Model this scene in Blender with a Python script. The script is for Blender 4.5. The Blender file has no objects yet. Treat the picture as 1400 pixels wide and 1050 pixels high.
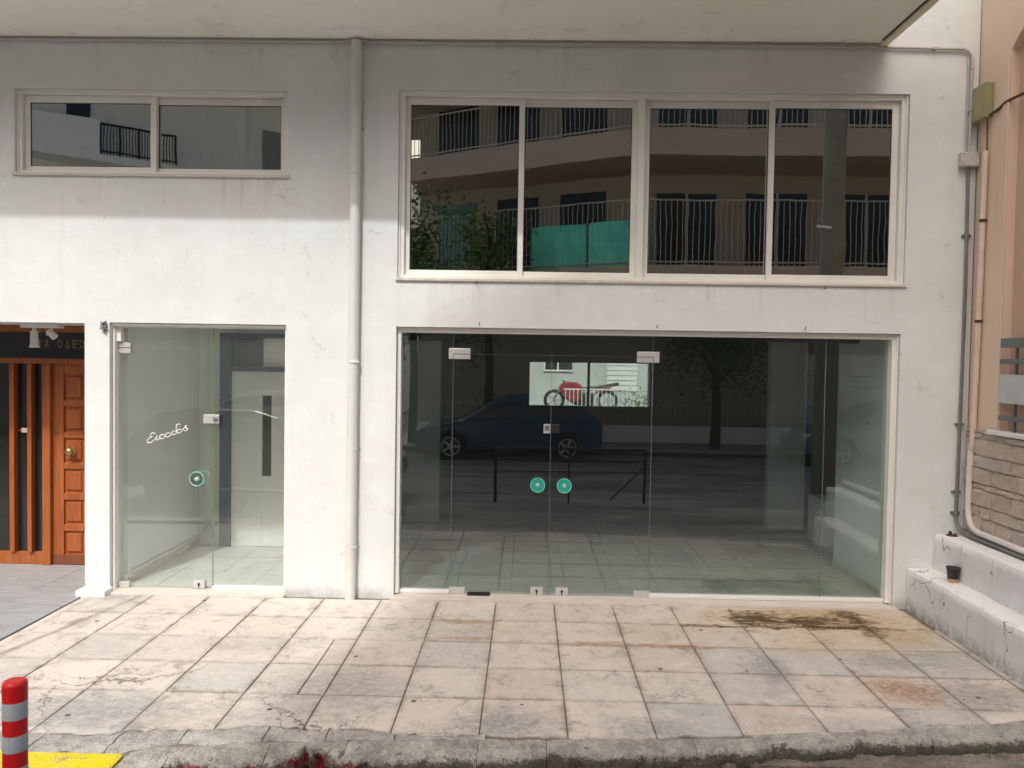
import bpy, math, random
from mathutils import Vector, Matrix, noise
random.seed(7)
S = bpy.context.scene
COL = S.collection
R = math.radians

# ------------------------------------------------------------------ camera
cd = bpy.data.cameras.new('camera'); cam = bpy.data.objects.new('camera', cd); COL.objects.link(cam)
S.camera = cam
cd.sensor_fit = 'HORIZONTAL'; cd.sensor_width = 36.0; cd.lens = 36.0 * 1110.08 / 1400.0
cd.clip_start = 0.05; cd.clip_end = 1200
yaw, pit, rol = R(-1.0757), R(-1.8082), R(0.8776)
fw = Vector((math.sin(yaw)*math.cos(pit), math.cos(yaw)*math.cos(pit), math.sin(pit)))
rt = Vector((math.cos(yaw), -math.sin(yaw), 0)); up = rt.cross(fw)
c_, s_ = math.cos(rol), math.sin(rol)
rt, up = c_*rt + s_*up, -s_*rt + c_*up
M = Matrix((rt, up, -fw)).transposed().to_4x4(); M.translation = Vector((0, -7.0, 2.1032))
cam.matrix_world = M

# ------------------------------------------------------------------ light
SX, TP = 0.22, 1.235                                   # sunlight travels (SX, 1, -TP)
el = math.atan2(TP, math.hypot(1, SX)); az = math.atan2(-SX, -1.0)
w = bpy.data.worlds.new('World'); S.world = w; w.use_nodes = True
nt = w.node_tree; bg = nt.nodes['Background']; sky = nt.nodes.new('ShaderNodeTexSky')
sky.sky_type = 'NISHITA'; sky.sun_disc = False; sky.sun_elevation = el; sky.sun_rotation = az
sky.air_density = 1.0; sky.dust_density = 10.0; sky.ozone_density = 2.3
nt.links.new(sky.outputs[0], bg.inputs[0]); bg.inputs[1].default_value = 0.15
sd = bpy.data.lights.new('sun', 'SUN'); sd.energy = 2.0; sd.angle = R(1.2); sd.color = (0.83, 0.84, 0.84)
so = bpy.data.objects.new('sun', sd); COL.objects.link(so)
so.rotation_euler = Vector((SX, 1, -TP)).to_track_quat('-Z', 'Y').to_euler()
S.view_settings.view_transform = 'Standard'; S.view_settings.look = 'None'
S.view_settings.gamma = 1.0; S.view_settings.exposure = 0.33
S.view_settings.use_curve_mapping = False
S.cycles.max_bounces = 10; S.cycles.diffuse_bounces = 5; S.cycles.transparent_max_bounces = 24
S.cycles.use_denoising = True

# ------------------------------------------------------------------ material helpers
class NT:
    def __init__(s, name):
        s.m = bpy.data.materials.new(name); s.m.use_nodes = True; s.t = s.m.node_tree
        s.b = s.t.nodes['Principled BSDF']; s.out = s.t.nodes['Material Output']
    def n(s, typ, ins=None, **kw):
        x = s.t.nodes.new('ShaderNode' + typ)
        for k, v in kw.items(): setattr(x, k, v)
        for k, v in (ins or {}).items(): s.put(x.inputs[k], v)
        return x
    def put(s, sock, v):
        if isinstance(v, bpy.types.NodeSocket): s.t.links.new(v, sock)
        elif isinstance(v, (tuple, list)) and len(v) == 3 and sock.type == 'RGBA': sock.default_value = (*v, 1)
        else: sock.default_value = v
    def pos(s): return s.n('NewGeometry').outputs['Position']
    def obj(s): return s.n('TexCoord').outputs['Object']
    def scale(s, v, sc): return s.n('VectorMath', {0: v, 1: sc}, operation='MULTIPLY').outputs[0]
    def noise(s, v, sc, det=4.0, rough=0.55, dist=0.0):
        return s.n('TexNoise', {'Vector': v, 'Scale': sc, 'Detail': det, 'Roughness': rough, 'Distortion': dist}).outputs['Fac']
    def ramp(s, f, a, b, lo=0.0, hi=1.0):
        return s.n('MapRange', {0: f, 1: a, 2: b, 3: lo, 4: hi}, clamp=True).outputs[0]
    def math(s, op, a, b=0.0): return s.n('Math', {0: a, 1: b}, operation=op).outputs[0]
    def mix(s, f, a, b, mode='MIX'):
        x = s.n('Mix', data_type='RGBA', blend_type=mode); s.put(x.inputs[0], f); s.put(x.inputs[6], a); s.put(x.inputs[7], b)
        return x.outputs[2]
    def bump(s, h, st=0.3, d=0.01, nrm=None):
        x = s.n('Bump', {'Height': h, 'Strength': st, 'Distance': d})
        if nrm: s.put(x.inputs['Normal'], nrm)
        return x.outputs[0]
    def blob(s, v, cx, cy, rx, ry, nz, k=0.7):
        d = s.n('VectorMath', {0: v, 1: (cx, cy, 0)}, operation='SUBTRACT').outputs[0]
        d = s.n('VectorMath', {0: d, 1: (1/rx, 1/ry, 0)}, operation='MULTIPLY').outputs[0]
        l = s.n('VectorMath', {0: d}, operation='LENGTH').outputs['Value']
        l = s.math('ADD', l, s.math('MULTIPLY', s.math('SUBTRACT', nz, 0.5), k*4))
        return s.ramp(l, 1.08, 0.35)
    def done(s, col=None, rough=None, nrm=None, metal=None, spec=None):
        if col is not None: s.put(s.b.inputs['Base Color'], col)
        if rough is not None: s.put(s.b.inputs['Roughness'], rough)
        if nrm is not None: s.put(s.b.inputs['Normal'], nrm)
        if metal is not None: s.put(s.b.inputs['Metallic'], metal)
        if spec is not None: s.put(s.b.inputs['Specular IOR Level'], spec)
        return s.m

def plain(name, col, rough=0.6, metal=0.0, var=0.12, sc=6.0, bump=0.0):
    k = NT(name); p = k.pos(); f = k.noise(p, sc, 5)
    c = k.mix(k.ramp(f, 0.3, 0.75), tuple(x*(1-var) for x in col), tuple(min(1, x*(1+var*0.6)) for x in col))
    nr = k.bump(k.noise(p, sc*14, 3), bump, 0.004) if bump else None
    return k.done(c, rough, nr, metal)

def stucco(name, col, dirt=(0.42, 0.40, 0.36), streak=0.35, bump=0.35, grain=90.0):
    k = NT(name); p = k.pos()
    big = k.noise(p, 0.9, 6, 0.62); mid = k.noise(p, 4.0, 6, 0.65)
    c = k.mix(k.ramp(big, 0.35, 0.7), tuple(x*0.93 for x in col), col)
    c = k.mix(k.ramp(mid, 0.55, 0.8, 0, 0.35), c, tuple(min(1, x*1.06) for x in col))
    stv = k.noise(k.scale(p, (9.0, 9.0, 0.7)), 1.0, 6, 0.7)
    c = k.mix(k.ramp(stv, 0.57, 0.85, 0, streak), c, dirt)
    sp = k.noise(p, 22.0, 4, 0.7); c = k.mix(k.ramp(sp, 0.70, 0.76, 0, 0.4), c, dirt)
    cr = k.noise(k.scale(p, (1.0, 1.0, 2.5)), 3.0, 8, 0.75, 0.6)
    c = k.mix(k.ramp(cr, 0.66, 0.74, 0, 0.35), c, tuple(x*0.8 for x in col))
    h = k.math('ADD', k.math('MULTIPLY', k.noise(p, grain, 4, 0.6), 0.25), k.math('MULTIPLY', k.noise(p, 7.0, 5, 0.6), 0.9))
    return k.done(c, 0.85, k.bump(h, bump, 0.012), spec=0.25)

def glass(name, base, tint=(0.93, 0.97, 0.955), rough=0.0, wob=0.0, refl=(1, 1, 1), haze=0.0):
    k = NT(name); k.t.nodes.remove(k.b)
    tr = k.n('BsdfTransparent', {'Color': tint}); gl = k.n('BsdfGlossy', {'Color': (*refl, 1), 'Roughness': rough})
    g = k.n('NewGeometry'); dt = k.n('VectorMath', {0: g.outputs['Incoming'], 1: g.outputs['Normal']}, operation='DOT_PRODUCT').outputs['Value']
    sch = k.math('POWER', k.math('SUBTRACT', 1.0, k.math('ABSOLUTE', dt)), 5.0)
    if wob:
        nr = k.bump(k.noise(k.pos(), 1.6, 2), wob, 0.02); k.put(gl.inputs['Normal'], nr)
    f = k.math('MINIMUM', k.math('ADD', k.math('MULTIPLY', sch, 0.96), base + 0.04), 1.0)
    mx = k.n('MixShader', {0: f, 1: tr.outputs[0], 2: gl.outputs[0]})
    fin = mx
    if haze:
        p = k.pos(); nn = k.noise(k.scale(p, (1.0, 1.0, .6)), 1.7, 7, .65, .5); n2 = k.noise(p, 9, 7, .75)
        hz = k.math('MULTIPLY', k.math('ADD', k.ramp(nn, .3, .7, .55, 1.3), k.ramp(n2, .60, .72, 0, .5)), haze)
        fin = k.n('MixShader', {0: hz, 1: mx.outputs[0], 2: k.n('BsdfDiffuse', {'Color': (.72, .75, .71, 1)}).outputs[0]})
    k.t.links.new(fin.outputs[0], k.out.inputs['Surface'])
    return k.m

# ------------------------------------------------------------------ mesh helpers
ORG = {}
class MB:
    def __init__(s): s.v = []; s.f = []; s.sm = []
    def add(s, vs, fs, smooth=False):
        o = len(s.v); s.v += [tuple(x) for x in vs]; s.f += [tuple(o+i for i in f) for f in fs]; s.sm += [smooth]*len(fs); return s
    def box(s, x0, x1, y0, y1, z0, z1):
        x0, x1 = sorted((x0, x1)); y0, y1 = sorted((y0, y1)); z0, z1 = sorted((z0, z1))
        return s.add([(x0,y0,z0),(x1,y0,z0),(x1,y1,z0),(x0,y1,z0),(x0,y0,z1),(x1,y0,z1),(x1,y1,z1),(x0,y1,z1)],
                     [(0,3,2,1),(4,5,6,7),(0,1,5,4),(1,2,6,5),(2,3,7,6),(3,0,4,7)])
    def prism(s, pts, fn0, fn1, smooth=False):        # pts: 2D polygon, fn: 2D -> 3D for the two ends
        n = len(pts); a = [fn0(p) for p in pts]; b = [fn1(p) for p in pts]
        return s.add(a+b, [tuple(reversed(range(n))), tuple(range(n, 2*n))] + [(i, (i+1) % n, n+(i+1) % n, n+i) for i in range(n)], smooth)
    def tube(s, path, r, n=10, cap=True, flat=None):
        P = [Vector(p) for p in path]; rings = []; ref = None
        rr = r if isinstance(r, (list, tuple)) else [r]*len(P)
        for i, p in enumerate(P):
            t = (P[min(i+1, len(P)-1)] - P[max(i-1, 0)]).normalized()
            if ref is None: ref = t.orthogonal().normalized()
            ref = (ref - t*ref.dot(t))
            ref = ref.normalized() if ref.length > 1e-6 else t.orthogonal().normalized()
            q = t.cross(ref)
            rings.append([p + (ref*math.cos(a) + q*math.sin(a))*rr[i] for a in [2*math.pi*j/n for j in range(n)]])
        if flat is not None: rings = [[Vector((v.x, flat[0] + (v.y-flat[0])*flat[1], v.z)) for v in g] for g in rings]
        vs = [v for g in rings for v in g]; fs = []
        for i in range(len(P)-1):
            for j in range(n): fs.append((i*n+j, i*n+(j+1) % n, (i+1)*n+(j+1) % n, (i+1)*n+j))
        s.add(vs, fs, True)
        if cap: s.add(rings[0], [tuple(reversed(range(n)))]); s.add(rings[-1], [tuple(range(n))])
        return s
    def lathe(s, c, prof, axis='z', n=20, smooth=True):  # prof: (radius, offset along axis)
        vs = []
        for r, h in prof:
            for j in range(n):
                a = 2*math.pi*j/n; x, y = r*math.cos(a), r*math.sin(a)
                vs.append({'z': (c[0]+x, c[1]+y, c[2]+h), 'y': (c[0]+x, c[1]+h, c[2]-y), 'x': (c[0]+h, c[1]+x, c[2]+y)}[axis])
        m = len(prof); fs = []
        for i in range(m-1):
            for j in range(n): fs.append((i*n+j, i*n+(j+1) % n, (i+1)*n+(j+1) % n, (i+1)*n+j))
        s.add(vs, fs, smooth)
        s.add(vs[:n], [tuple(reversed(range(n)))]); s.add(vs[-n:], [tuple(range(n))]); return s
    def build(s, name, mat, parent=None, bevel=0.0, seg=2, kind=None, weld=False):
        org = ORG.get(parent.name, Vector()) if parent else Vector()
        me = bpy.data.meshes.new(name); me.from_pydata([tuple(Vector(v)-org) for v in s.v], [], s.f)
        me.polygons.foreach_set('use_smooth', s.sm)
        import bmesh
        b = bmesh.new(); b.from_mesh(me)
        if weld: bmesh.ops.remove_doubles(b, verts=b.verts, dist=1e-5)
        bmesh.ops.recalc_face_normals(b, faces=b.faces); b.to_mesh(me); b.free()
        o = bpy.data.objects.new(name, me); COL.objects.link(o)
        if mat: me.materials.append(mat)
        if parent: o.parent = parent; ORG[o.name] = org
        if bevel:
            m = o.modifiers.new('bevel', 'BEVEL'); m.width = bevel; m.segments = seg; m.limit_method = 'ANGLE'; m.angle_limit = R(40)
        if kind: o['kind'] = kind
        return o
def tag(o, label=None, cat=None, group=None, kind=None):
    for k, v in (('label', label), ('category', cat), ('group', group), ('kind', kind)):
        if v: o[k] = v
    return o
def thing(name, loc, label=None, cat=None, group=None, kind=None):
    o = bpy.data.objects.new(name, None); COL.objects.link(o); o.location = loc; o.empty_display_size = 0.1
    ORG[o.name] = Vector(loc); return tag(o, label, cat, group, kind)
def copy_tree(o, parent=None):
    c = o.copy(); COL.objects.link(c)
    if parent: c.parent = parent
    for ch in [x for x in COL.objects if x.parent == o]: copy_tree(ch, c)
    return c
def box(name, mat, parent, *a, bevel=0.0, **k): return MB().box(*a).build(name, mat, parent, bevel=bevel, **k)
def lerp_poly(pl, x):
    if x <= pl[0][0]: return pl[0][1]
    for (a, b), (c, d) in zip(pl, pl[1:]):
        if x <= c: return b + (d-b)*(x-a)/(c-a)
    return pl[-1][1]
def nz(x, y, z=0.0, s=1.0): return noise.noise(Vector((x*s, y*s, z*s)))

# ------------------------------------------------------------------ materials
def facade_mat():
    k = NT('white_stucco'); p = k.pos(); z = k.n('SeparateXYZ', {0: p}).outputs[2]
    big = k.noise(p, 0.8, 6, 0.6); mid = k.noise(p, 3.5, 8, 0.68); fin = k.noise(p, 16, 8, .75); n3 = k.noise(p, 80, 4, .65)
    c = k.mix(k.ramp(big, 0.36, 0.66), (0.68, 0.705, 0.695), (0.75, 0.78, 0.77))
    c = k.mix(k.ramp(mid, 0.52, 0.66, 0, 0.55), c, (0.69, 0.685, 0.665))
    c = k.mix(k.ramp(mid, 0.46, 0.34, 0, 0.5), c, (0.79, 0.81, 0.80))
    roll = k.noise(k.scale(p, (1.2, 1.2, 6.0)), 1.4, 7, .7, .4); c = k.mix(k.ramp(roll, .55, .70, 0, .35), c, (0.66, 0.655, 0.64))
    stv = k.noise(k.scale(p, (5.0, 5.0, 0.35)), 1.3, 8, 0.75); c = k.mix(k.math('MULTIPLY', k.ramp(stv, 0.55, 0.80, 0, .5), k.ramp(big, .45, .6)), c, (0.50, 0.475, 0.43))
    sc = k.noise(k.scale(p, (1.0, 1.0, 2.2)), 6.0, 9, 0.8, .5); c = k.mix(k.ramp(sc, 0.665, 0.70, 0, 0.5), c, (0.42, 0.40, 0.37))
    base = k.math('MULTIPLY', k.ramp(k.math('ADD', z, k.math('MULTIPLY', fin, .14)), .17, .09), k.ramp(mid, .40, .55)); c = k.mix(k.math('MULTIPLY', base, .55), c, (0.40, 0.37, 0.33))
    X = k.n('SeparateXYZ', {0: p}).outputs[0]
    drip = k.math('MULTIPLY', k.noise(k.scale(p, (13.0, 13.0, 0.6)), 1.0, 8, .8), k.ramp(k.noise(k.scale(p, (1.0, 1.0, 0.2)), 2.3, 4, .6), .35, .62, .72, 1.12))
    for xa, xb, zt_, ln in ((-4.5, -2.05, 3.62, .55), (-1.17, 3.24, 2.755, .38), (-7, 2.95, 4.80, .45)):
        m = k.math('MULTIPLY', k.math('MULTIPLY', k.ramp(X, xa, xa+.05), k.ramp(X, xb, xb-.05)), k.math('MULTIPLY', k.ramp(z, zt_-ln, zt_), k.ramp(z, zt_+.01, zt_)))
        c = k.mix(k.math('MULTIPLY', k.math('MULTIPLY', m, k.ramp(drip, .54, .70)), .40), c, (0.40, 0.35, 0.29))
    wv = k.n('VectorMath', {0: p, 1: k.scale(k.n('TexNoise', {'Vector': p, 'Scale': 3.0, 'Detail': 7.0, 'Roughness': .7}).outputs['Color'], (.7, 0, .7))}, operation='ADD').outputs[0]
    ck = k.n('TexVoronoi', {'Vector': wv, 'Scale': .75}, feature='DISTANCE_TO_EDGE').outputs['Distance']
    c = k.mix(k.math('MULTIPLY', k.ramp(ck, .0045, .0015, 0, .5), k.ramp(mid, .50, .58)), c, (0.36, 0.34, 0.31))
    h = k.math('ADD', k.math('MULTIPLY', n3, 0.25), k.math('MULTIPLY', k.noise(p, 6.0, 6, 0.65), 1.2))
    return k.done(c, 0.85, k.bump(h, 0.4, 0.014), spec=0.25)
m_wall = facade_mat()
def soffit_mat():
    k = NT('soffit_paint'); p = k.pos(); big = k.noise(p, .9, 6, .65); mid = k.noise(p, 3.2, 8, .7); fin = k.noise(p, 18, 9, .8); n3 = k.noise(p, 90, 4, .6)
    xyz = k.n('SeparateXYZ', {0: p})
    c = k.mix(k.ramp(big, .38, .62), (0.85, 0.84, 0.765), (0.89, 0.885, 0.83))
    c = k.mix(k.ramp(mid, .54, .66, 0, .4), c, (0.76, 0.735, 0.64))
    patch_ = k.blob(p, -1.55, -.22, .55, .20, mid, .7); c = k.mix(patch_, c, (0.90, 0.90, 0.87))
    edge = k.ramp(xyz.outputs[1], -.32, -.05); fl = k.math('MULTIPLY', k.ramp(fin, .60, .63), k.math('MULTIPLY', edge, k.ramp(big, .44, .54)))
    c = k.mix(fl, c, (0.22, 0.20, 0.17))
    wv = k.n('VectorMath', {0: p, 1: k.scale(k.n('TexNoise', {'Vector': p, 'Scale': 3.0, 'Detail': 7.0, 'Roughness': .7}).outputs['Color'], (.7, .7, 0))}, operation='ADD').outputs[0]
    ck = k.n('TexVoronoi', {'Vector': wv, 'Scale': .8}, feature='DISTANCE_TO_EDGE').outputs['Distance']
    c = k.mix(k.math('MULTIPLY', k.ramp(ck, .005, .0015, 0, .6), k.ramp(mid, .46, .55)), c, (0.45, 0.42, 0.36))
    return k.done(c, .85, k.bump(k.math('ADD', k.math('MULTIPLY', n3, .25), mid), .35, .014), spec=.25)
m_soffit = soffit_mat()
m_peach = stucco('peach_stucco', (0.74, 0.575, 0.455), (0.40, 0.27, 0.18), 0.4, 0.3)
m_rough = stucco('peach_roughcast', (0.58, 0.41, 0.31), (0.30, 0.20, 0.14), 0.5, 1.0, 38.0)
m_opp = stucco('brown_render', (0.36, 0.315, 0.265), (0.2, 0.17, 0.14), 0.3, 0.2)
m_fascia = stucco('mauve_render', (0.46, 0.37, 0.31), (0.2, 0.15, 0.12), 0.3, 0.2)
m_far_white = stucco('far_white_render', (0.80, 0.80, 0.78), (0.36, 0.35, 0.33), 0.5, 0.2)
def step_mat():
    k = NT('step_paint'); p = k.pos(); n1 = k.noise(p, 2.5, 7, .65); n2 = k.noise(p, 14, 8, .75); n3 = k.noise(p, 60, 4, .7)
    c = k.mix(k.ramp(n1, .35, .7), (0.72, 0.725, 0.72), (0.80, 0.80, 0.79))
    stv = k.noise(k.scale(p, (7, 7, .9)), 1.6, 7, .75); c = k.mix(k.ramp(stv, .58, .72, 0, .6), c, (0.36, 0.35, 0.32))
    z = k.n('SeparateXYZ', {0: p}).outputs[2]
    low = k.math('MULTIPLY', k.ramp(z, .12, 0.0), k.ramp(n2, .38, .55)); c = k.mix(k.math('MULTIPLY', low, .8), c, (0.27, 0.25, 0.22))
    c = k.mix(k.ramp(n2, .62, .68, 0, .75), c, (0.17, 0.16, 0.145))
    cr = k.n('TexVoronoi', {'Vector': k.n('VectorMath', {0: p, 1: k.scale(k.n('TexNoise', {'Vector': p, 'Scale': 5.0, 'Detail': 5.0}).outputs['Color'], (.25, .25, .25))}, operation='ADD').outputs[0], 'Scale': 2.2}, feature='DISTANCE_TO_EDGE').outputs['Distance']
    c = k.mix(k.math('MULTIPLY', k.ramp(cr, .010, .002), k.ramp(n1, .48, .55)), c, (0.15, 0.14, 0.13))
    return k.done(c, .85, k.bump(k.math('ADD', n2, k.math('MULTIPLY', n3, .3)), .55, .012), spec=.25)
m_step = step_mat()
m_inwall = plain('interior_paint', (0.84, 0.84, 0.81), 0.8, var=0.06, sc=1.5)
m_indark = plain('dark_shop_depth', (0.022, 0.024, 0.022), 0.7, var=0.2, sc=2)  # near-black colour in place of the shop's unlit depth and side opening
m_mezz = plain('unlit_mezzanine', (0.035, 0.035, 0.03), 0.8)  # near-black walls stand in for the darkness of unlit rooms
m_alu = plain('cream_aluminium', (0.80, 0.795, 0.74), 0.4, 0.0, 0.08, 3)
m_white = plain('white_paint', (0.78, 0.78, 0.76), 0.45, var=0.05)
m_steel = plain('satin_steel', (0.62, 0.62, 0.60), 0.35, 0.35, 0.06)
m_dark = plain('black_metal', (0.015, 0.015, 0.016), 0.45)
m_pvc = plain('painted_pipe', (0.69, 0.685, 0.65), 0.5, 0.0, 0.08, 5)
m_galv = plain('galvanised_steel', (0.24, 0.245, 0.24), 0.45, 0.55, 0.2, 12)
m_conduit = plain('grey_painted_conduit', (0.50, 0.48, 0.45), 0.5, 0.0, 0.12, 8)
m_whitepipe = plain('white_plastic_pipe', (0.70, 0.66, 0.62), 0.35)
m_peachpipe = plain('peach_painted_pipe', (0.70, 0.56, 0.46), 0.5)
m_olive = plain('olive_plastic', (0.30, 0.285, 0.15), 0.5, 0, 0.15, 9)
m_teal = plain('teal_plastic', (0.03, 0.42, 0.33), 0.25)
m_brass = plain('worn_brass', (0.45, 0.33, 0.14), 0.35, 0.8)
m_gold = plain('gold_letter', (0.34, 0.25, 0.10), 0.4, 0.3)
m_black = plain('black_plastic', (0.02, 0.02, 0.02), 0.45)
m_rust = plain('rusty_iron', (0.10, 0.06, 0.04), 0.8, 0.2, 0.4, 30)
m_tyre = plain('tyre_rubber', (0.02, 0.02, 0.02), 0.85)
m_blue = plain('blue_door_paint', (0.012, 0.055, 0.085), 0.35)
m_railing = plain('railing_paint', (0.45, 0.40, 0.35), 0.5)
m_tarp = plain('teal_tarpaulin', (0.12, 0.78, 0.60), 0.6, 0, .25, 2.5)
m_bark = plain('bark', (0.07, 0.055, 0.04), 0.9, 0, 0.4, 12, 0.5)
m_slate = plain('grille_grey', (0.13, 0.15, 0.155), 0.45)
m_slatl = plain('grille_pale_grey', (0.52, 0.54, 0.53), 0.45)
m_glass = glass('shop_glass', 0.08, (0.89, 0.96, 0.94), wob=0.012, haze=0.004)
m_glassc = glass('clear_shop_glass', 0.04, (0.965, 0.985, 0.97), haze=0.030)
m_glassr = glass('hazed_rear_glass', 0.01, (0.93, 0.96, 0.94), haze=0.12)  # haze mixed into the pane to lower the yard's contrast
m_glassw = glass('window_glass', 0.40, (0.55, 0.58, 0.55), 0.0, 0.03, (0.97, 1.0, 0.90))
m_glassd = plain('dark_glass', (0.02, 0.022, 0.02), 0.08)
m_edge = plain('glass_edge', (0.16, 0.24, 0.21), 0.4)

def wood_mat(name, c1, c2, wear):
    k = NT(name); p = k.pos()
    g = k.noise(k.scale(p, (22, 22, 1.3)), 1.0, 7, 0.65, 1.2)
    c = k.mix(k.ramp(g, 0.3, 0.72), c1, c2)
    wr = k.noise(p, 16, 8, 0.75); lowz = k.n('SeparateXYZ', {0: p}).outputs[2]
    c = k.mix(k.math('MULTIPLY', k.ramp(wr, 0.62, 0.72), k.ramp(lowz, 1.3, 0.0, 0.05, 0.75)), c, wear)
    return k.done(c, k.ramp(wr, 0.3, 0.8, 0.3, 0.6), k.bump(g, 0.15, 0.003))
m_wood = wood_mat('varnished_wood', (0.25, 0.058, 0.014), (0.45, 0.135, 0.035), (0.48, 0.30, 0.17))

def paving_mat():
    k = NT('pink_paving'); p = k.pos()
    rnd = k.n('ObjectInfo').outputs['Random']
    n1 = k.noise(p, 2.2, 7, 0.65); n2 = k.noise(p, 9.0, 8, 0.75); n3 = k.noise(p, 70, 5, 0.7); n4 = k.noise(p, 5.0, 9, 0.78, 0.6); n5 = k.noise(p, 30, 6, 0.75)
    xyz = k.n('SeparateXYZ', {0: p})
    c = k.mix(rnd, (0.595, 0.495, 0.415), (0.64, 0.595, 0.535))
    r2 = k.math('FRACT', k.math('MULTIPLY', rnd, 7.3))
    c = k.mix(k.ramp(r2, 0.55, 0.75, 0, 0.8), c, (0.47, 0.46, 0.435)); c = k.mix(k.ramp(r2, 0.30, 0.12, 0, 0.7), c, (0.70, 0.625, 0.55))
    c = k.mix(k.ramp(n1, 0.38, 0.66, 0, 0.6), c, (0.58, 0.535, 0.48))
    c = k.mix(k.ramp(n2, 0.48, 0.68, 0, 0.55), c, (0.69, 0.62, 0.55))
    c = k.mix(k.ramp(n4, 0.52, 0.63, 0, 0.7), c, (0.40, 0.365, 0.32))
    dk = k.noise(p, 3.3, 9, .8, .3); c = k.mix(k.math('MULTIPLY', k.ramp(dk, 0.54, 0.62), k.ramp(n5, .42, .58)), c, (0.27, 0.25, 0.22))
    c = k.mix(k.ramp(dk, 0.46, 0.36, 0, .6), c, (0.72, 0.66, 0.59))
    c = k.mix(k.ramp(n5, 0.55, 0.68, 0, 0.45), c, (0.40, 0.34, 0.285))
    c = k.mix(k.ramp(n3, 0.56, 0.72, 0, 0.5), c, (0.36, 0.30, 0.25))
    c = k.mix(k.ramp(n3, 0.44, 0.30, 0, 0.35), c, (0.76, 0.70, 0.63))
    # dirt gathered along the joints
    def near(v, o):
        f = k.math('FRACT', k.math('DIVIDE', k.math('ADD', v, o), 0.49666)); return k.math('MINIMUM', f, k.math('SUBTRACT', 1.0, f))
    ed = k.math('MINIMUM', near(xyz.outputs[0], 3.2176), near(xyz.outputs[1], 0.061))
    ed = k.math('ADD', ed, k.math('MULTIPLY', k.math('SUBTRACT', n2, 0.5), 0.22))
    c = k.mix(k.math('MULTIPLY', k.ramp(ed, 0.08, -0.02, 0, 0.75), k.ramp(n4, .40, .56)), c, (0.27, 0.225, 0.18))
    wv = k.n('VectorMath', {0: p, 1: k.scale(k.n('TexNoise', {'Vector': p, 'Scale': 4.0, 'Detail': 7.0, 'Roughness': .7}).outputs['Color'], (.5, .5, 0))}, operation='ADD').outputs[0]
    ck = k.n('TexVoronoi', {'Vector': wv, 'Scale': 1.7}, feature='DISTANCE_TO_EDGE').outputs['Distance']
    ckm = k.math('MULTIPLY', k.ramp(k.math('ADD', xyz.outputs[1], k.math('MULTIPLY', xyz.outputs[0], .28)), -2.0, -2.75), k.ramp(n1, .40, .52))
    c = k.mix(k.math('MULTIPLY', k.ramp(ck, .012, .003), ckm), c, (0.14, 0.115, 0.09))
    st = k.noise(k.scale(p, (1.0, 2.2, 1.0)), 7.0, 9, 0.78, 0.8)
    brk = k.ramp(k.noise(p, 21.0, 8, 0.78), 0.36, 0.60, 0.25, 1.0)
    gry = (0.30, 0.29, 0.27); brn = (0.09, 0.052, 0.022); tan = (0.34, 0.19, 0.09); ylw = (0.45, 0.31, 0.14)
    for cx, cy, rx, ry, col, a, kk in [
        (-2.5, -2.35, 0.85, 0.30, gry, 0.9, 0.9), (-1.35, -1.85, 0.45, 0.6, gry, 0.55, 0.6), (-0.1, -2.38, 0.36, 0.24, gry, 1.0, 0.6), (0.75, -2.40, 0.40, 0.17, gry, 0.8, 0.7),
        (-1.0, -2.0, 0.35, 0.40, gry, 0.6, 0.7), (2.9, -1.85, 0.46, 0.28, gry, 1.0, 0.6), (2.6, -1.28, 0.34, 0.18, gry, 1.0, 0.8), (-1.9, -1.2, .5, .25, gry, .4, .9),
        (1.71, -1.52, 0.17, 0.30, (0.27, 0.275, 0.27), 1.0, 0.6), (3.1, -1.2, 0.35, 0.35, gry, 0.6, 0.6), (1.9, -2.3, .5, .14, gry, .5, .8),
        (2.42, -0.36, 1.15, 0.46, ylw, 1.0, 0.25), (2.3, -0.95, .8, .30, ylw, .55, .5), (1.0, -.75, .5, .3, ylw, .4, .6), (2.46, -1.77, 0.30, 0.29, tan, 1.0, 0.35), (2.9, -0.75, 0.38, 0.25, ylw, 0.8, 0.4),
        (0.6, -1.05, 0.45, 0.07, tan, 0.8, 0.7), (1.2, -1.07, 0.4, 0.06, tan, 0.9, 0.7), (-0.43, -0.60, 0.30, 0.06, tan, 0.8, 0.7), (-0.45, -0.98, 0.22, 0.06, tan, 0.7, 0.8),
        (-0.2, -0.8, 0.5, 0.25, ylw, 0.3, 0.8)]:
        c = k.mix(k.math('MULTIPLY', k.math('MULTIPLY', k.blob(p, cx, cy, rx, ry, st, kk), a), brk), c, col)
    for cx, cy, rx, ry, a in [(1.92, -0.38, 0.32, 0.22, 0.95), (2.35, -0.42, 0.36, 0.16, 0.95), (2.72, -0.28, 0.14, 0.26, 0.85), (2.3, -0.56, 0.7, 0.05, 0.95), (1.5, -0.57, 0.5, 0.035, 0.8), (2.75, -.55, .10, .35, .7)]:
        c = k.mix(k.math('MULTIPLY', k.blob(p, cx, cy, rx, ry, st, 1.4), a), c, brn)
    vo = k.n('TexVoronoi', {'Vector': p, 'Scale': 3.1, 'Randomness': 1.0}); gum = k.ramp(k.math('ADD', vo.outputs['Distance'], k.math('MULTIPLY', n3, 0.03)), 0.078, 0.062)
    pick = k.ramp(k.n('SeparateColor', {0: vo.outputs['Color']}).outputs[0], 0.30, 0.31)
    c = k.mix(k.math('MULTIPLY', gum, k.math('MULTIPLY', pick, 0.9)), c, (0.08, 0.068, 0.055))
    h = k.math('ADD', k.math('MULTIPLY', n3, 0.35), k.math('ADD', n2, k.math('MULTIPLY', n5, 0.5)))
    return k.done(c, 0.85, k.bump(h, 0.7, 0.012), spec=0.25)
m_pave = paving_mat()

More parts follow.
